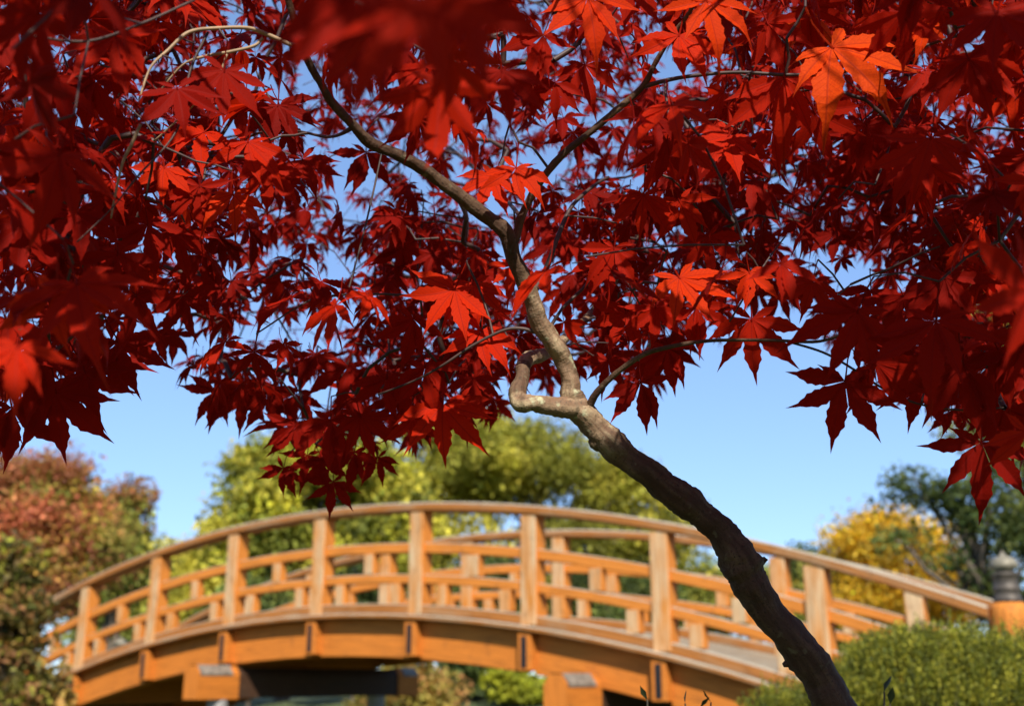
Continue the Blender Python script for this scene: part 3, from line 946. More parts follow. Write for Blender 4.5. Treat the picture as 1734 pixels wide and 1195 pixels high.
def limb(name, pts, mat, seg=10, bump=0.05, sub=8, seed=0, pre=None, skel=True, tone=0.9):
    """pts: (px, py, width in px, depth)"""
    r = np.random.default_rng(seed + 100)
    C = catmull(pts, sub)
    P = np.array([at(a, b, d) for a, b, w, d in C])
    R = np.array([(0.49 if b > 740 else 0.445) * w * d / FPX for a, b, w, d in C])
    TN = np.full(len(P), tone) if not callable(tone) else np.array([tone(a, b) for a, b, w, d in C])
    if pre is not None:
        TN = np.concatenate([np.full(len(pre[0]), TN[0]), TN])
        P = np.vstack([pre[0], P]); R = np.concatenate([pre[1], R])
    V, F, G = tube(P, R, seg)
    n = len(P)
    # uneven bark: low-frequency swellings and small lumps
    nz = np.zeros((n, seg))
    for _ in range(7):
        f, ph, k = r.uniform(0.15, 0.9), r.uniform(0, 6.28), r.integers(0, 4)
        nz += np.sin(np.arange(n)[:, None] * f + ph + k * np.arange(seg)[None] * 2 * math.pi / seg) * r.uniform(0.3, 1)
    nz = nz / 3.0 * bump + r.normal(0, bump * 0.25, size=(n, seg))
    Vc = V.reshape(n, seg, 3)
    Vc = P[:, None] + (Vc - P[:, None]) * (1 + nz[..., None])
    V = Vc.reshape(-1, 3)
    # close both ends
    V = np.vstack([V, P[0], P[-1]]); G = np.vstack([G, G[0], G[-1]])
    c0, c1 = len(V) - 2, len(V) - 1
    k = np.arange(seg); k2 = (k + 1) % seg
    E0 = np.stack([np.full(seg, c0), k2, k, k], 1)
    tri0 = [(c0, b, a) for a, b in zip(k, k2)]
    base = (n - 1) * seg
    tri1 = [(c1, base + a, base + b) for a, b in zip(k, k2)]
    Ft = np.concatenate([F[:, [0, 1, 2]], F[:, [0, 2, 3]], np.array(tri0), np.array(tri1)])
    me = np_mesh(name, V - MO, Ft, mat, {'grain': ('FLOAT_VECTOR', G), 'tone': ('FLOAT', np.concatenate([np.repeat(TN, seg), [TN[0], TN[-1]]]))}, smooth=True)
    o = link(name, me, maple)
    if skel:
        for p, q in zip(P[::2], R[::2]):
            SKEL.append((p, q))
    return o


TRUNK = [(1436, 1240, 78, 1.0), (1412, 1195, 70, 1.0), (1385, 1140, 66, 1.0), (1345, 1085, 62, 1.0), (1300, 1035, 58, 1.0), (1272, 990, 64, 1.0), (1258, 962, 71, 1.0),
         (1243, 932, 66, 1.0), (1222, 902, 51, 1.0), (1190, 872, 50, 1.0), (1160, 848, 57, 1.0), (1132, 828, 54, 1.0), (1100, 802, 47, 1.0), (1058, 772, 48, 1.0), (1030, 745, 53, 1.0),
         (1010, 724, 50, 1.0), (984, 696, 50, 1.0), (968, 668, 42, 1.0), (966, 645, 36, 1.0), (955, 612, 35, 1.0), (937, 580, 38, 0.995),
         (914, 548, 36, 0.99), (903, 512, 34, 0.985), (885, 470, 32, 0.98), (868, 430, 30, 0.975), (855, 392, 30, 0.97),
         (815, 360, 28, 0.965), (765, 322, 25, 0.955), (718, 287, 24, 0.945), (672, 262, 22, 0.93), (626, 241, 22, 0.92), (598, 212, 19, 0.91),
         (566, 178, 17, 0.90), (542, 140, 15, 0.89), (520, 100, 14, 0.88), (503, 55, 13, 0.87), (488, 0, 12, 0.86), (470, -60, 10, 0.85), (440, -140, 8, 0.82)]
low = np.array([[MO[0], MO[1], MG - 0.06], [MO[0] - 0.004, MO[1], MG + 0.08], [MO[0] + 0.008, MO[1], MG + 0.35], [MO[0] + 0.006, MO[1] - 0.01, MG + 0.62]])
p0 = at(*[TRUNK[0][0], TRUNK[0][1], 1.0])
low_full = catmull(np.vstack([low, p0]), 6)[:-1]
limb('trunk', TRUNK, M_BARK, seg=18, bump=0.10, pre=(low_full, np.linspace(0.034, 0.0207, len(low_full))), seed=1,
     tone=lambda x, y: float(np.interp(y, [200, 450, 530, 690, 800], [0.05, 0.08, 1.0, 0.9, 0.0])))  # paints the low shade, the sunlit fork and the shaded upper limb

BR = [
    # looping left branch at the fork
    [(985, 690, 44, 1.0), (955, 690, 42, 0.992), (925, 686, 35, 0.985), (900, 682, 34, 0.98), (882, 682, 36, 0.982), (876, 668, 34, 0.988), (884, 640, 28, 1.0), (886, 620, 28, 1.015), (895, 607, 29, 1.03), (912, 603, 26, 1.05), (930, 594, 22, 1.10), (960, 570, 18, 1.18), (1010, 520, 14, 1.3), (1060, 440, 11, 1.42), (1110, 340, 8, 1.55), (1180, 240, 6, 1.65)],
    # right limb
    [(862, 400, 22, 0.97), (872, 405, 17, 0.972), (884, 365, 16, 0.975), (912, 312, 15, 0.97), (950, 265, 14, 0.96), (992, 230, 13, 0.955), (1040, 190, 13, 0.95), (1088, 147, 12, 0.945), (1108, 110, 10, 0.94), (1135, 65, 9, 0.93), (1165, 25, 8, 0.92), (1190, -20, 7, 0.9), (1240, -120, 6, 0.86)],
    [(1088, 147, 10, 0.945), (1150, 132, 8, 0.94), (1240, 123, 7, 0.93), (1330, 127, 7, 0.92), (1400, 125, 7, 0.915), (1480, 110, 6, 0.905), (1560, 80, 6, 0.9), (1640, 55, 5, 0.89), (1740, 25, 4, 0.88)],
    [(905, 492, 14, 0.985), (925, 455, 11, 0.99), (945, 400, 9, 1.0), (968, 350, 8, 1.02), (1005, 315, 6, 1.05), (1030, 300, 5, 1.08)],
    [(992, 700, 18, 1.0), (1008, 668, 14, 0.99), (1040, 635, 11, 0.98), (1080, 606, 10, 0.97), (1120, 590, 9, 0.96), (1200, 577, 7, 0.95), (1300, 576, 6, 0.94), (1385, 578, 6, 0.93), (1450, 560, 4, 0.92), (1530, 560, 3, 0.9)],
    [(1330, 577, 5, 0.938), (1395, 597, 5, 0.935), (1450, 628, 5, 0.93), (1500, 660, 5, 0.925), (1560, 685, 4, 0.92), (1630, 694, 4, 0.91), (1700, 690, 3, 0.9)],
    [(908, 562, 10, 0.99), (880, 556, 7, 0.99), (850, 560, 6, 0.99), (800, 585, 6, 0.99), (750, 618, 5, 0.99), (700, 645, 4, 1.0), (640, 668, 4, 1.01)],
    [(775, 330, 14, 0.955), (790, 370, 9, 1.2), (786, 420, 11, 1.5), (782, 455, 12, 1.6), (760, 475, 8, 1.65), (690, 468, 7, 1.7), (600, 490, 6, 1.75), (500, 520, 6, 1.8), (420, 530, 4, 1.85)],
    # pale branch at the upper left
    [(510, 78, 9.6, 0.875), (490, 75, 8.8, 0.875), (455, 60, 8.8, 0.87), (420, 48, 8.0, 0.86), (370, 48, 7.2, 0.85), (320, 55, 7.2, 0.84), (285, 85, 6.4, 0.83), (255, 115, 4.8, 0.82), (235, 170, 4.0, 0.81)],
    [(445, 65, 6.4, 0.868), (430, 78, 6.4, 0.865), (390, 88, 6.4, 0.86), (350, 95, 5.6, 0.86), (310, 110, 4.0, 0.86), (270, 155, 3.2, 0.86)],
    [(385, 90, 4.8, 0.86), (370, 130, 4.8, 0.86), (345, 160, 4.8, 0.86), (310, 195, 3.2, 0.87), (260, 240, 3.2, 0.88)],
    [(238, 210, 5.6, 0.80), (225, 240, 6.4, 0.80), (208, 275, 5.6, 0.80), (195, 330, 4.8, 0.80), (188, 370, 3.2, 0.80)],
    [(600, 215, 10, 0.91), (560, 232, 6, 0.93), (500, 222, 5, 0.95), (440, 225, 5, 0.97), (400, 245, 4, 1.0)],
    # far limbs on the sunny right
    [(1110, 350, 8, 1.55), (1200, 330, 9, 1.62), (1300, 300, 9, 1.7), (1400, 280, 8, 1.8), (1500, 290, 7, 1.9), (1600, 320, 5, 2.0)],
    [(1545, 150, 6, 1.0), (1560, 190, 5, 1.1), (1556, 250, 5, 1.2), (1568, 320, 5, 1.25), (1566, 400, 4, 1.3)],
    [(1580, 152, 12, 1.25), (1620, 135, 12, 1.25), (1670, 115, 12, 1.22), (1740, 85, 12, 1.2), (1850, 30, 13, 1.1)],
    [(690, 470, 6, 1.7), (640, 430, 5, 1.8), (560, 400, 5, 1.9), (480, 390, 4, 1.95)],
    [(0, 50, 5, 0.7), (60, 62, 5, 0.7), (150, 70, 5, 0.7), (240, 40, 5, 0.72), (330, 0, 5, 0.74)],
    [(880, 365, 8, 0.975), (850, 330, 7, 1.2), (820, 300, 8, 1.5), (760, 250, 8, 1.8), (720, 240, 8, 1.85), (650, 300, 6, 2.0)],
    [(130, 410, 3, 0.78), (190, 352, 3, 0.79), (232, 300, 4, 0.80), (300, 220, 4, 0.82), (322, 120, 5, 0.84), (352, 55, 6, 0.85)],
    [(1235, 545, 4, 0.948), (1262, 500, 4, 0.95), (1300, 440, 4, 0.96), (1330, 400, 3, 0.97)],
    [(1395, 577, 4, 0.93), (1405, 540, 4, 0.93), (1410, 510, 3, 0.93), (1440, 482, 3, 0.93)],
]
PALE = {8, 9, 10, 11, 15}
for i, b in enumerate(BR):
    big = b[0][2] >= 18
    limb('branch', b, M_BARK if big else (M_TWIG_PALE if i in PALE else M_TWIG), seg=12 if big else 8, bump=0.11 if big else 0.08, seed=i + 5, sub=8 if big else 6, tone={0: (lambda x, y: 0.30 if (x < 893 and 618 < y < 672) else (0.9 if x < 1000 else 0.3)), 1: 0.12, 4: 0.1}.get(i, 0.5))  # shade on the loop's upright part is painted darker through tone
def limb_world(pts, radii, seed):
    r = np.random.default_rng(seed)
    P = catmull(np.array(pts, float), 8)
    R = np.interp(np.linspace(0, 1, len(P)), np.linspace(0, 1, len(radii)), radii)
    V, F, G = tube(P, R, 8, 0.05, r)
    link('branch', np_mesh('branch', V - MO, F, M_TWIG, {'grain': ('FLOAT_VECTOR', G)}, smooth=True), maple)
    for p, q in zip(P[::2], R[::2]): SKEL.append((p, q))


ta, tb = at(440, -140, 0.82), at(1240, -120, 0.86)
E_ = EYE
limb_world([ta, (-0.30, 0.52, E_ + 0.78), (-0.26, 0.1, E_ + 0.86), (-0.32, -0.5, E_ + 0.80), (-0.3, -1.0, E_ + 0.7)], [0.0025, 0.002, 0.001], 1)
limb_world([tb, (0.26, 0.50, E_ + 0.80), (0.42, 0.0, E_ + 0.92), (0.5, -0.6, E_ + 0.85), (0.45, -1.1, E_ + 0.7)], [0.0018, 0.0016, 0.001], 2)
limb_world([(-0.30, 0.52, E_ + 0.78), (-0.7, 0.4, E_ + 0.84), (-1.1, 0.1, E_ + 0.8), (-1.4, -0.3, E_ + 0.7)], [0.0018, 0.001], 3)
limb_world([(0.26, 0.50, E_ + 0.80), (0.7, 0.5, E_ + 0.86), (1.1, 0.2, E_ + 0.84), (1.4, -0.2, E_ + 0.7)], [0.0018, 0.001], 4)
limb_world([(-0.30, 0.52, E_ + 0.78), (-0.4, 0.9, E_ + 0.95), (-0.6, 1.4, E_ + 1.12)], [0.0016, 0.001], 5)
limb_world([(0.26, 0.50, E_ + 0.80), (0.35, 0.9, E_ + 0.98), (0.6, 1.4, E_ + 1.13)], [0.0016, 0.001], 6)
# knots, stubs and a hanging scar on the trunk
limb('stub', [(1266, 968, 26, 1.0), (1282, 957, 15, 1.0), (1291, 951, 11, 1.0), (1297, 944, 9, 1.0)], M_BARK, 8, 0.1, 4, 80, skel=False, tone=0.0)
limb('stub', [(1350, 1112, 24, 1.0), (1334, 1122, 14, 1.0), (1326, 1126, 7, 1.0)], M_BARK, 8, 0.1, 4, 81, skel=False, tone=0.0)
limb('stub', [(1200, 880, 10, 1.0), (1206, 868, 6, 1.0), (1208, 862, 4, 1.0)], M_BARK, 6, 0.1, 3, 82, skel=False, tone=0.0)
limb('stub', [(1026, 744, 46, 1.0), (1006, 750, 30, 1.0), (998, 753, 12, 1.0)], M_BARK, 10, 0.12, 4, 84, skel=False, tone=0.4)

# ---- leaf shapes -------------------------------------------------


def leaf_shape(seed, segs, serrate=True, petiole=True, flat=False):
    r = np.random.default_rng(seed)
    V, T, U = [], [], []
    droop, fold = r.uniform(0.05, 0.6), r.uniform(0.08, 0.75)
    if flat: droop, fold = r.uniform(0.03, 0.30), r.uniform(0.12, 0.45)
    side_b = r.uniform(-0.15, 0.15)
    lobes = [(0, 1.0), (38, 0.94), (-38, 0.94), (77, 0.77), (-77, 0.77), (119, 0.42), (-119, 0.42)]
    for (ang, ln) in lobes:
        ang = ang + r.normal(0, 5.0); L = ln * r.uniform(0.84, 1.10)
        half = math.radians(20.5)
        wm = L * r.uniform(0.112, 0.142)
        a = math.radians(ang)
        dx, dy = math.sin(a), math.cos(a); nx, ny = dy, -dx
        bend = r.normal(0, 0.14); curl = max(-0.3, r.normal(0.35, 0.5)); lf = fold * r.uniform(0.5, 1.5); dr = droop * r.uniform(0.5, 1.6); tw = r.normal(0, 0.35)
        idx = []
        ts = np.concatenate([[0.0], np.linspace(0.17, 1.0, segs) ** 0.95])
        for k, t in enumerate(ts):
            if t < 0.46: prof = wm * (0.10 + 0.90 * math.sin(math.pi / 2 * t / 0.46) ** 1.15)
            else: prof = wm * max(0.0, (1 - t) / 0.54) ** 1.0 * (1 + 0.28 * math.sin(math.pi * min(1, (t - 0.46) / 0.30)) * (t < 0.76) - 0.34 * math.sin(math.pi * max(0, (t - 0.72) / 0.28)) * (t > 0.72))
            h = min(prof, math.tan(half) * t * L * 1.02)
            if serrate and 0 < k < len(ts) - 1 and t > 0.3:
                h *= 1.10 if k % 2 else 0.90
            if k == len(ts) - 1: h = 0.0
            lat = bend * L * t * t
            row = []
            for sgn in ((0,) if h == 0.0 else (-1, 0, 1)):
                q = sgn * h
                x = dx * t * L + nx * (q + lat); y = dy * t * L + ny * (q + lat)
                rr = t * L
                z = lf * abs(q) - dr * rr * rr * 0.55 - curl * max(0, t - 0.6) ** 2 * L * 1.2 + tw * q * t + side_b * x * abs(x)
                V.append((x, y, z)); U.append((q, t * L, 0)); row.append(len(V) - 1)
            idx.append(row)
        for k in range(len(idx) - 1):
            p, q = idx[k], idx[k + 1]
            if len(p) == 1 and len(q) == 3:
                T += [(p[0], q[1], q[0]), (p[0], q[2], q[1])]
            elif len(p) == 3 and len(q) == 3:
                T += [(p[0], p[1], q[1]), (p[0], q[1], q[0]), (p[1], p[2], q[2]), (p[1], q[2], q[1])]
            elif len(p) == 3 and len(q) == 1:
                T += [(p[0], p[1], q[0]), (p[1], p[2], q[0])]
    nb = len(T)
    if petiole:
        # thin stalk running back from the blade
        pts = np.array([(0, 0.03, 0.004), (0, -0.12, 0.03), (0.01, -0.28, 0.10), (0.0, -0.42, 0.20)])
        v, f, _ = tube(pts, [0.014, 0.011, 0.010, 0.013], 4)
        b = len(V)
        V += [tuple(p) for p in v]; U += [(0, 0, 0)] * len(v)
        T += [(b + q[0], b + q[1], b + q[2]) for q in f] + [(b + q[0], b + q[2], b + q[3]) for q in f]
    return np.array(V), np.array(T), np.array(U, float)


HEROES = [leaf_shape(200 + k, 13, flat=k < 9) for k in range(18)]
FILLS = [leaf_shape(300 + k, 5, serrate=False) for k in range(12)]
hero_me = [np_mesh('leaf', v, t, M_LEAF, {'luv': ('FLOAT_VECTOR', u)}, smooth=False) for v, t, u in HEROES]

LEAVES = []      # dict: base, R (3x3 columns x,y,z), size, hue, px size
NODES = []       # twig ends


def frame(tip, nrm):
    y = unit(tip); z = np.asarray(nrm, float); z = unit(z - y * (z @ y)); x = np.cross(y, z)
    return np.stack([x, y, z], 1)


def put(base, tip, nrm, size, hue, hero=False, node=None):
    R = frame(tip, nrm)
    LEAVES.append(dict(b=np.asarray(base, float), R=R, s=size, h=hue, hero=hero, v=len(LEAVES) % 9 if hero else len(LEAVES) % 18))
    if node is None:
        NODES.append(np.asarray(base) + R @ np.array([0, -0.42, 0.20]) * size)


# leaves one can pick out: (base px, base py, length px of the middle lobe, roll (0 = tip down, + = to the right), depth, pitch towards the viewer, yaw, hue: higher paints a leaf sunlit)
HL = [
    # lower left hanging leaves
    (94, 664, 128, 4, 0.94, 10, 5, .35), (144, 628, 124, 16, 0.96, 12, 15, .35), (20, 690, 112, 12, 0.93, 5, -10, .25), (200, 578, 108, 26, 0.97, 10, 10, .3),
    (294, 563, 64, 0, 1.35, 5, 0, .2), (262, 560, 70, 20, 1.3, 0, 10, .25), (30, 588, 92, -8, 0.54, 40, 0, .7), (130, 480, 128, 12, 0.66, 45, 10, .5),
    (70, 610, 110, -15, 0.90, 15, 0, .3), (170, 600, 95, 35, 1.0, 20, 0, .3), (230, 500, 100, 30, 0.9, 30, 10, .35), (10, 540, 100, 20, 0.8, 35, 0, .45), (310, 500, 90, 20, 1.1, 20, 20, .3),
    # middle hanging cluster
    (366, 662, 76, -50, 1.30, 15, 0, .3), (410, 660, 84, -2, 1.30, 10, 0, .35), (452, 664, 78, 15, 1.30, 12, 10, .4), (502, 668, 72, -10, 1.3, 15, 0, .3),
    (670, 684, 76, -12, 1.2, 10, 0, .35), (750, 686, 104, -2, 1.1, 8, 0, .75), (777, 680, 78, 24, 1.12, 12, 0, .5), (837, 678, 54, 10, 1.4, 10, 0, .3),
    (564, 815, 64, 0, 1.25, 12, 0, .2), (480, 792, 58, -18, 1.28, 10, 0, .2), (640, 774, 54, 12, 1.28, 10, 0, .25), (600, 765, 66, -8, 1.22, 15, 0, .3),
    (520, 770, 62, -8, 1.26, 18, 0, .25), (560, 712, 84, -4, 1.15, 20, 10, .4), (610, 705, 84, 16, 1.15, 14, 0, .45), (700, 705, 72, 5, 1.12, 20, 0, .55), (500, 720, 70, -25, 1.25, 15, 0, .3),
    (545, 778, 60, 18, 1.24, 15, 0, .2), (655, 640, 90, -5, 1.12, 20, 0, .4), (590, 620, 84, -12, 1.2, 20, 0, .35), (720, 620, 84, 10, 1.1, 18, 0, .45), (800, 640, 70, 15, 1.15, 20, 0, .4),
    # right of the trunk
    (1085, 648, 84, 6, 1.0, 8, 0, .3), (1273, 540, 116, 0, 0.95, 8, 0, .55), (1376, 477, 82, -14, 0.94, 10, -10, .5), (1269, 462, 64, 15, 0.95, -35, 0, .85),
    (1431, 645, 124, -6, 0.92, 6, 0, .35), (1483, 614, 122, 20, 0.92, 12, 10, .4), (1452, 527, 134, -22, 0.86, 14, -10, .4), (1585, 544, 128, -10, 0.84, 30, 0, .4),
    (1662, 748, 136, 2, 0.90, 6, 5, .2), (1632, 617, 124, 12, 0.90, 10, 0, .3), (1560, 640, 100, -18, 0.95, 12, 0, .3), (1750, 490, 150, -65, 0.56, 30, 0, .45), (1690, 590, 104, 30, 0.9, 20, 0, .3),
    (1700, 690, 100, 15, 0.95, 12, 0, .2), (1740, 730, 110, 5, 0.8, 15, 0, .6), (1530, 500, 104, 25, 0.92, 20, 0, .3), (1600, 470, 100, 5, 0.9, 30, 0, .3), (1030, 610, 62, -12, 1.1, 15, 0, .4), (1130, 590, 76, 8, 1.05, 20, 0, .4),
    (1150, 470, 96, 35, 0.96, -25, 0, .9), (1110, 520, 84, 0, 1.0, 15, 0, .5), (1180, 520, 84, 20, 1.0, 20, 0, .5), (1060, 530, 80, -18, 1.02, 20, 0, .5), (955, 545, 60, 15, 1.03, -10, 0, .6),
    # upper right, sunlit
    (1408, 80, 150, 52, 0.90, -12, 10, 1.0), (1328, 132, 136, -2, 0.92, 8, 0, .6), (1197, 2, 104, 18, 0.88, 0, 0, .95), (1564, 43, 70, -40, 0.9, -20, 0, .95), (1234, 230, 88, -42, 0.95, 0, 0, .7),
    (1251, 254, 86, 2, 0.96, 10, 0, .55), (1468, 214, 92, 8, 1.0, 15, 0, .35), (1380, 190, 100, 25, 0.96, 10, 0, .5), (1150, 60, 96, -15, 0.92, 5, 0, .8), (1090, 330, 84, -6, 1.0, 15, 0, .6), (1150, 340, 84, 20, 1.0, 5, 0, .65),
    (1300, 40, 100, 20, .95, 20, 0, .5), (1640, 100, 110, 20, .85, 25, 0, .45), (1690, 20, 120, -10, .75, 30, 0, .4), (1120, 250, 90, 30, 0.98, 10, 0, .55), (1040, 420, 86, -12, 1.0, 18, 0, .5), (1200, 400, 84, 12, 1.05, 15, 0, .45),
    # centre and upper left
    (874, 284, 80, -8, 0.95, 0, 0, .85), (940, 140, 78, 0, 1.02, 10, 0, .45), (995, -5, 104, 10, 0.9, 0, 0, .9), (990, 110, 84, 12, 1.03, 15, 0, .5), (920, 60, 90, -20, .95, 15, 0, .5), (835, 300, 72, -30, 0.98, 5, 0, .8),
    (705, 0, 200, 24, 0.36, 30, 10, .5), (610, -30, 180, -20, 0.38, 35, 0, .4), (800, 0, 160, 15, 0.44, 30, 0, .45), (560, 60, 130, 0, 0.6, 30, 0, .3), (850, 120, 110, 10, 0.7, 20, 0, .4),
    (100, 262, 130, -15, 0.66, 35, 0, .45), (90, 134, 120, -25, 0.78, 30, 0, .35), (338, 315, 88, 2, 0.92, 10, 0, .45), (458, 281, 92, -8, 0.93, 8, 0, .55), (512, 270, 88, 26, 0.94, 10, 0, .4),
    (620, 258, 80, 0, 1.18, 8, 0, .2), (278, 284, 66, 5, 0.92, -10, 0, .8), (420, 240, 90, -4, 0.9, 10, 0, .7), (395, 330, 76, 4, 0.92, -5, 0, .9), (250, 380, 90, 8, 0.9, 20, 0, .4), (300, 395, 84, 14, 0.95, 10, 0, .4), (195, 60, 110, 10, .75, 30, 0, .5),
    (380, 120, 100, -5, .85, 20, 0, .4), (300, 150, 100, 15, .82, 25, 0, .35), (30, 40, 120, -10, .7, 30, 0, .3), (770, 490, 92, -30, 1.0, -5, 0, .8), (815, 560, 84, -8, 1.0, 5, 0, .75), (800, 480, 80, 10, 1.02, 0, 0, .7), (700, 540, 84, -12, 1.08, 15, 0, .4),
    (870, 450, 60, -10, 1.08, 0, 0, .8), (345, 430, 80, 10, 1.2, 15, 0, .25), (40, 380, 105, -10, .8, 30, 0, .35), (130, 360, 105, 12, .8, 25, 0, .35), (200, 430, 100, 0, .85, 25, 0, .4),
]
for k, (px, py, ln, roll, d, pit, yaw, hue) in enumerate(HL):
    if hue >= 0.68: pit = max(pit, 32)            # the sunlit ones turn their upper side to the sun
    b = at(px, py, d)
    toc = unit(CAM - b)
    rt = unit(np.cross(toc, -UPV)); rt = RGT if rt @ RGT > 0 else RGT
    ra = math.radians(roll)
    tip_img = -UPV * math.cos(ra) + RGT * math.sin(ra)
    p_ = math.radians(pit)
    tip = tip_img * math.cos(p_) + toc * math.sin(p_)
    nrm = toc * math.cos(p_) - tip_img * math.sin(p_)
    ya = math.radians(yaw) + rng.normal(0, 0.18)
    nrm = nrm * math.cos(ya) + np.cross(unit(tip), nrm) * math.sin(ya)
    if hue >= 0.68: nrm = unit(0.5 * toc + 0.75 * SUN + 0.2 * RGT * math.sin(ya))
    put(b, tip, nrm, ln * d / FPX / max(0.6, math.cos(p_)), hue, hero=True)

# ---- random foliage, layer by layer -------------------------------
LOWX = [-200, 0, 60, 120, 200, 250, 300, 335, 345, 400, 470, 520, 600, 660, 700, 780, 850, 900, 960, 1020, 1100, 1160, 1200, 1230, 1300, 1350, 1420, 1500, 1600, 1734, 1950]
LOWY = [740, 735, 690, 660, 590, 560, 530, 540, 650, 680, 690, 790, 800, 770, 735, 715, 690, 655, 640, 650, 655, 620, 600, 520, 500, 520, 580, 650, 700, 760, 780]


def low_edge(px):
    return np.interp(px, LOWX, LOWY)


HOLES = [(215, 570, 60, 40, .9), (300, 520, 46, 50, .75), (585, 330, 55, 60, .92), (515, 380, 55, 35, .45), (300, 445, 40, 40, .45), (400, 470, 90, 60, .35), (560, 470, 80, 50, .35), (1470, 470, 90, 60, .75), (1250, 410, 90, 28, .6),
         (1380, 440, 90, 34, .7), (365, 75, 26, 22, .7), (880, 70, 22, 60, .75), (1610, 210, 40, 40, .8), (1660, 290, 40, 30, .7), (1540, 560, 40, 40, .5), (1100, 380, 70, 40, .3), (960, 450, 46, 40, .5), (690, 420, 70, 50, .35), (480, 560, 120, 60, .35), (1714, 570, 42, 110, .8),
         (30, 480, 50, 40, .4), (1150, 130, 50, 40, .4), (1310, 440, 60, 40, .5), (20, 300, 30, 60, .4), (180, 290, 40, 30, .35)]


def keep_prob(px, py):
    p = 1.0
    for (x, y, rx, ry, k) in HOLES:
        q = ((px - x) / rx) ** 2 + ((py - y) / ry) ** 2
        if q < 1: p *= 1 - k * min(1, 1.6 * (1 - q))
    return p


TP = catmull([(a, b, w, d) for a, b, w, d in TRUNK], 6)
B0 = catmull([(a, b, w, d) for a, b, w, d in BR[0]], 6)[:40]
B1 = catmull([(a, b, w, d) for a, b, w, d in BR[1]], 6)
CLEAR = np.vstack([TP[(TP[:, 1] > 150)], B0, B1[(B1[:, 1] > 60)]])


def clear_of_trunk(px, py, r):
    return np.min(np.hypot(CLEAR[:, 0] - px, CLEAR[:, 1] - py)) > r


HERO_C = []
for (px, py, ln, roll, d, pit, yaw, hue) in HL:
    ra = math.radians(roll)
    HERO_C.append((px + math.sin(ra) * ln * 0.42, py + math.cos(ra) * ln * 0.42, ln * 0.50, d))
HERO_C = np.array(HERO_C)


def grow(n, dlo, dhi, dens, size=(0.034, 0.053), hang=46, bend=0.0, clear=0, seed=0):
    """n twig ends, each with two or three leaves, at depth dlo..dhi where dens(px, py) allows"""
    r = np.random.default_rng(seed)
    made = tries = 0
    while made < n and tries < n * 60:
        tries += 1
        px, py = r.uniform(-130, 1864), r.uniform(-150, 780)
        d = r.uniform(dlo, dhi)
        hg = hang * 1.0 / d
        if py > low_edge(px) - hg: continue
        if r.random() > dens(px, py) * keep_prob(px, py + hg * 0.6): continue
        if clear and not clear_of_trunk(px, py + hg * 0.5, clear): continue
        q = np.hypot(HERO_C[:, 0] - px, HERO_C[:, 1] - py - hg * 0.35)
        if np.any((q < HERO_C[:, 2] + 26 / d) & (d < HERO_C[:, 3] + 0.03)) and r.random() < 0.93: continue
        node = at(px, py, d)
        made += 1
        NODES.append(node)
        k = 3 if r.random() < 0.35 else 2
        a0 = r.uniform(0, 6.28)
        for q in range(k):
            az = a0 + q * 2 * math.pi / k + r.normal(0, 0.35)
            hz = np.array([math.cos(az), math.sin(az), 0])
            pd = unit(hz * 0.75 + np.array([0, 0, -0.35]) + r.normal(size=3) * 0.2)
            pl = r.uniform(0.016, 0.036)
            tip = unit(hz * r.uniform(0.25, 0.9) + np.array([0, 0, -1.0]) * r.uniform(0.4, 1.1) + r.normal(size=3) * 0.12)
            nrm = unit(np.array([0, 0, 0.7]) + hz * 0.5 + SUN * 0.35 + r.normal(size=3) * 0.38)
            s = r.uniform(*size) * (r.uniform(0.6, 0.85) if r.random() < 0.2 else 1.0)
            hue = float(np.clip(r.beta(2.0, 3.2) * (0.6 if d > 1.14 else 1.0) + 0.12 * (px > 1050) * (py < 300), 0.01, 1))  # leaves deeper in the crown darkened to stand for its shade
            base = node + pd * pl
            put(base, tip, nrm, s, hue, node=True)


def bump(px, py, x, y, rx, ry):
    return math.exp(-((px - x) / rx) ** 2 - ((py - y) / ry) ** 2)


# near, out of focus
grow(12, 0.50, 0.72, lambda x, y: (0.9 * bump(x, y, 60, 150, 180, 260) + 0.9 * bump(x, y, 680, 20, 160, 120) + 0.5 * bump(x, y, 1700, 60, 120, 120)), hang=70, clear=150, seed=21)
# in focus
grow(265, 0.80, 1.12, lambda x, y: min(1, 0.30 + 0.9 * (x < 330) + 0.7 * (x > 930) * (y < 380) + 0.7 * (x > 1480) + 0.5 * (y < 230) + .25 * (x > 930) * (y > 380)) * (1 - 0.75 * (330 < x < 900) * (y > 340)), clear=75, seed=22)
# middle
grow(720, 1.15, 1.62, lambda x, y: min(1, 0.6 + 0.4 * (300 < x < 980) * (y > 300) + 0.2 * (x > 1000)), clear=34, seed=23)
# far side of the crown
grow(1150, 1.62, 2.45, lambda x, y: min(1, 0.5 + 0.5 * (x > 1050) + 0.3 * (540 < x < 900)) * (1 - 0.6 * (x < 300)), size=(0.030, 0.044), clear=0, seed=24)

# crown above and behind the camera (outside the picture): it shades what the photo shows in shade, with gaps where sun falls through
LIT = [(945, 560, 55, 90), (985, 700, 55, 45), (900, 470, 40, 60), (1460, 110, 90, 80), (1215, 45, 70, 60), (1570, 50, 70, 45), (1290, 480, 80, 50), (1160, 470, 65, 50), (850, 300, 60, 45), (750, 740, 50, 50), (930, 680, 70, 30),
       (990, 40, 60, 60), (480, 60, 50, 30), (400, 330, 50, 40), (790, 480, 50, 40), (1090, 320, 60, 60), (1630, 590, 50, 40), (30, 600, 60, 60), (820, 560, 50, 40), (1240, 250, 60, 50), (430, 120, 60, 50), (1150, 100, 60, 60), (270, 300, 30, 30), (700, 640, 40, 40), (1280, 590, 40, 50), (1660, 200, 60, 80), (560, 640, 50, 40), (420, 690, 40, 40)]


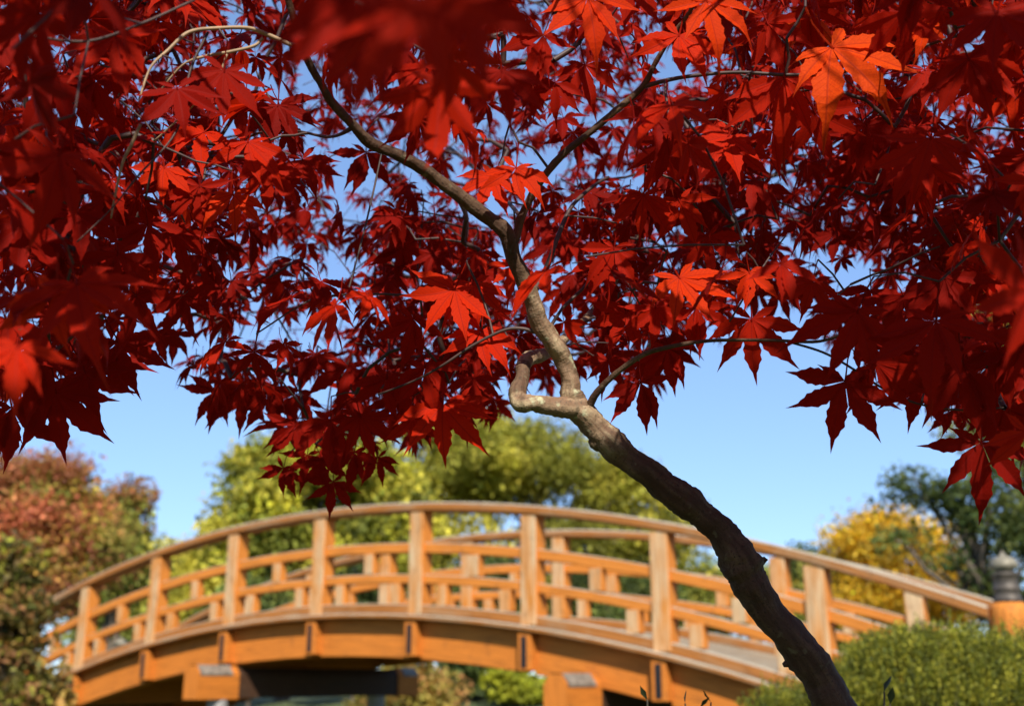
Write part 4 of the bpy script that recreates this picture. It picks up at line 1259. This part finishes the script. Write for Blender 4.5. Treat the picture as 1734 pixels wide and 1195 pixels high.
LOWTRUNK = catmull([(a, b, w, d) for a, b, w, d in TRUNK[:12]], 4)


UPLIMB = catmull([(a, b, w, d) for a, b, w, d in TRUNK[20:]], 4)


def overhead(n, seed, trunk_only=False, path=None):
    r = np.random.default_rng(seed)
    made = tries = 0
    while made < n and tries < n * 150:
        tries += 1
        P = np.array([r.uniform(-1.5, 1.5), r.uniform(-1.3, 1.7), EYE + r.uniform(0.28, 1.15)])
        x, y, d = proj(P); x, y, d = x[0], y[0], d[0]
        if d > 0.05 and -330 < x < 2060 and -190 < y < 1300: continue
        # keep clear of the lens
        if np.linalg.norm(P - CAM) < 0.35: continue
        q = CAM + FWD * 1.0
        t = ((P - q) @ FWD) / (SUN @ FWD)
        hx, hy, _ = proj(P - SUN * t)
        hx, hy = hx[0], hy[0]
        open_ = 0.0
        for (lx, ly, rx, ry) in LIT:
            e = ((hx - lx) / (rx + 18)) ** 2 + ((hy - ly) / (ry + 18)) ** 2
            if e < 1.0: open_ = 1.0; break
        if open_ and r.random() < 0.5: continue
        if trunk_only:
            pth = LOWTRUNK if path is None else path
            if np.min(np.hypot(pth[:, 0] - hx, pth[:, 1] - hy)) > (75 if path is None else 50): continue
        made += 1
        az = r.uniform(0, 6.28)
        hz = np.array([math.cos(az), math.sin(az), 0])
        tip = unit(hz + np.array([0, 0, -1]) * r.uniform(0.1, 0.6))
        nrm = unit(np.array([0, 0, 0.8]) + SUN * 0.6 + r.normal(size=3) * 0.3)
        put(P, tip, nrm, r.uniform(0.048, 0.066), float(np.clip(r.beta(2, 3), 0.01, 1)))


overhead(3600, 25)
overhead(380, 26, True)
overhead(260, 27, True, UPLIMB)

# ---- gaps in the crown: no leaf stands in the sun's way to what the photo shows sunlit
TG3 = []
for (px, py, ln, roll, d, pit, yaw, hue) in HL:
    if hue >= 0.68:
        ra = math.radians(roll)
        TG3.append((at(px + math.sin(ra) * ln * 0.45, py + math.cos(ra) * ln * 0.45, d), ln * d / FPX * 0.5, 0.40 if hue > 0.84 else 0.26))
for a, b, w, d in TP:
    if 500 < b < 735 and not (652 < b < 672 or 588 < b < 600): TG3.append((at(a, b, d - 0.012), 0.012, 0.22))
for a, b, w, d in B0[:26]:
    TG3.append((at(a, b, d - 0.01), 0.010, 0.22))
for (px, py, d, rad) in [(1650, 250, 2.0, .07), (1600, 340, 2.1, .06), (1700, 380, 2.0, .06), (1560, 400, 1.9, .04), (1330, 380, 1.9, .03), (1480, 340, 2.0, .03), (830, 430, 1.5, .07), (740, 350, 2.0, .08), (640, 470, 1.5, .04), (680, 380, 2.0, .06), (450, 440, 1.5, .04), (560, 560, 1.4, .04),
                        (1050, 200, 1.3, .02), (420, 640, 1.4, .02), (900, 360, 1.4, .02), (1020, 60, 1.1, .03), (480, 20, 1.0, .02), (1100, 440, 1.4, .02), (700, 580, 1.3, .02)]:
    TG3.append((at(px, py, d), rad))
e1 = unit(np.cross(SUN, [0, 0, 1.0])); e2 = np.cross(SUN, e1)
LC = np.array([l['b'] + l['R'][:, 1] * l['s'] * 0.42 for l in LEAVES])
LS = np.array([l['s'] for l in LEAVES]); LH = np.array([l['hero'] for l in LEAVES])
drop = np.zeros(len(LEAVES), bool)
for (T, rad, *fac) in TG3:
    dd = LC - T
    near = np.hypot(dd @ e1, dd @ e2) < rad + (fac[0] if fac else 0.42) * LS
    drop |= near & (dd @ SUN > rad * 0.8 + 0.012) & ~LH
LEAVES = [l for l, k in zip(LEAVES, drop) if not k]
print('leaves', len(LEAVES), 'carved', int(drop.sum()))

# ---- split: the leaves that show largest become objects, the others one mesh ----
n = len(LEAVES)
B = np.array([l['b'] for l in LEAVES]); RR = np.array([l['R'] for l in LEAVES]); S = np.array([l['s'] for l in LEAVES]); HU = np.array([l['h'] for l in LEAVES])
cell = 9
zb = np.full((int(H0 // cell) + 1, int(W0 // cell) + 1), 1e9)
pts_px = []
for i in range(n):
    v, t, u = FILLS[i % len(FILLS)]
    tri = v[t[:84]]
    q = np.concatenate([tri.mean(1), (tri[:, 0] + tri[:, 1]) / 2, (tri[:, 1] + tri[:, 2]) / 2])
    w = B[i] + (q * S[i]) @ RR[i].T
    x, y, d = proj(w)
    ok = (d > 0.05) & (x >= 0) & (x < W0) & (y >= 0) & (y < H0)
    cx = (x[ok] // cell).astype(int); cyy = (y[ok] // cell).astype(int)
    np.minimum.at(zb, (cyy, cx), d[ok])
    pts_px.append((cx, cyy, d[ok]))
vis = np.zeros(n)
for i, (cx, cyy, d) in enumerate(pts_px):
    if len(d) == 0: continue
    m = d <= zb[cyy, cx] + 0.02
    vis[i] = len(set(zip(cx[m].tolist(), cyy[m].tolist())))
order = np.argsort(-vis)
single = set(order[:300].tolist())
for i in range(n):
    if i not in single: continue
    me = hero_me[LEAVES[i]['v']]
    o = bpy.data.objects.new('leaf', me)
    COL.objects.link(o)
    o.parent = maple
    M = Matrix.Translation(Vector(B[i] - MO)) @ Matrix((RR[i] * S[i]).tolist()).to_4x4()
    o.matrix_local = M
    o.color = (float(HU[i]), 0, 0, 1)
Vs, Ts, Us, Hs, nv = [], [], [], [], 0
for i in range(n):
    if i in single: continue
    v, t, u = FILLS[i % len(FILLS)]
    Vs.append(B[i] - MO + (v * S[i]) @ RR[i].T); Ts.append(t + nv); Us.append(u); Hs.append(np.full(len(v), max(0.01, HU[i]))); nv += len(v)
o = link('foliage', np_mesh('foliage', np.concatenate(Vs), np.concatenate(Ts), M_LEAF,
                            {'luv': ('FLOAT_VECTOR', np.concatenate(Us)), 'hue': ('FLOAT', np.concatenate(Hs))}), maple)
tag(o, kind='stuff')

# ---- twigs: join every leaf stalk to the limbs --------------------
SK = np.array([p for p, q in SKEL]); 
ND = np.array(NODES)
allp = np.vstack([SK, ND]); ns, nn_ = len(SK), len(ND)
parent = np.full(ns + nn_, -1)
best = np.full(nn_, 1e9); bi = np.zeros(nn_, int)
for a in range(0, nn_, 200):
    D = np.linalg.norm(ND[a:a + 200, None] - SK[None], axis=2)
    bi[a:a + 200] = D.argmin(1); best[a:a + 200] = D.min(1) * 1.15
done = np.zeros(nn_, bool); seq = []
for _ in range(nn_):
    k = int(np.argmin(np.where(done, 1e9, best)))
    done[k] = True; parent[ns + k] = bi[k]; seq.append(k)
    D = np.linalg.norm(ND - ND[k], axis=1) + 0.015
    up = (~done) & (D < best)
    best[up] = D[up]; bi[up] = ns + k
cnt = np.ones(ns + nn_)
for k in reversed(seq):
    cnt[parent[ns + k]] += cnt[ns + k]
r = np.random.default_rng(5)
Vs, Fs, Gs, nv = [], [], [], 0
for k in seq:
    a, b = allp[parent[ns + k]], ND[k]
    L = np.linalg.norm(b - a)
    if L < 0.004: continue
    m = int(np.clip(L / 0.03, 2, 9)) + 1
    t = np.linspace(0, 1, m)[:, None]
    p = a * (1 - t) + b * t
    off = r.normal(size=3); p = p + off * np.sin(np.pi * t) * L * 0.05
    p[:, 2] += (np.sin(np.pi * t) * L * 0.06)[:, 0]
    rb = 0.00075 * cnt[ns + k] ** 0.33
    ra = min(rb * 1.25, 0.0030); rb = min(rb, 0.0026)
    ex, ey, ed = proj(p)
    if np.any((ed > 0.05) & (ed < 0.8) & (ex > -40) & (ex < 1780) & (ey > -40) & (ey < 1240)):
        ra = min(ra, 0.0008); rb = min(rb, 0.0007)
    if np.any((ed > 0.05) & (ed < 0.62) & (ex > -40) & (ex < 1780) & (ey > -40) & (ey < 1240)) and L > 0.08: continue
    v, f, g_ = tube(p, np.linspace(ra, rb, m), 5)
    Vs.append(v); Fs.append(f + nv); nv += len(v)
o = link('twigs', np_mesh('twigs', np.concatenate(Vs) - MO, np.concatenate(Fs), M_TWIG, smooth=True), maple)
tag(o, kind='stuff')
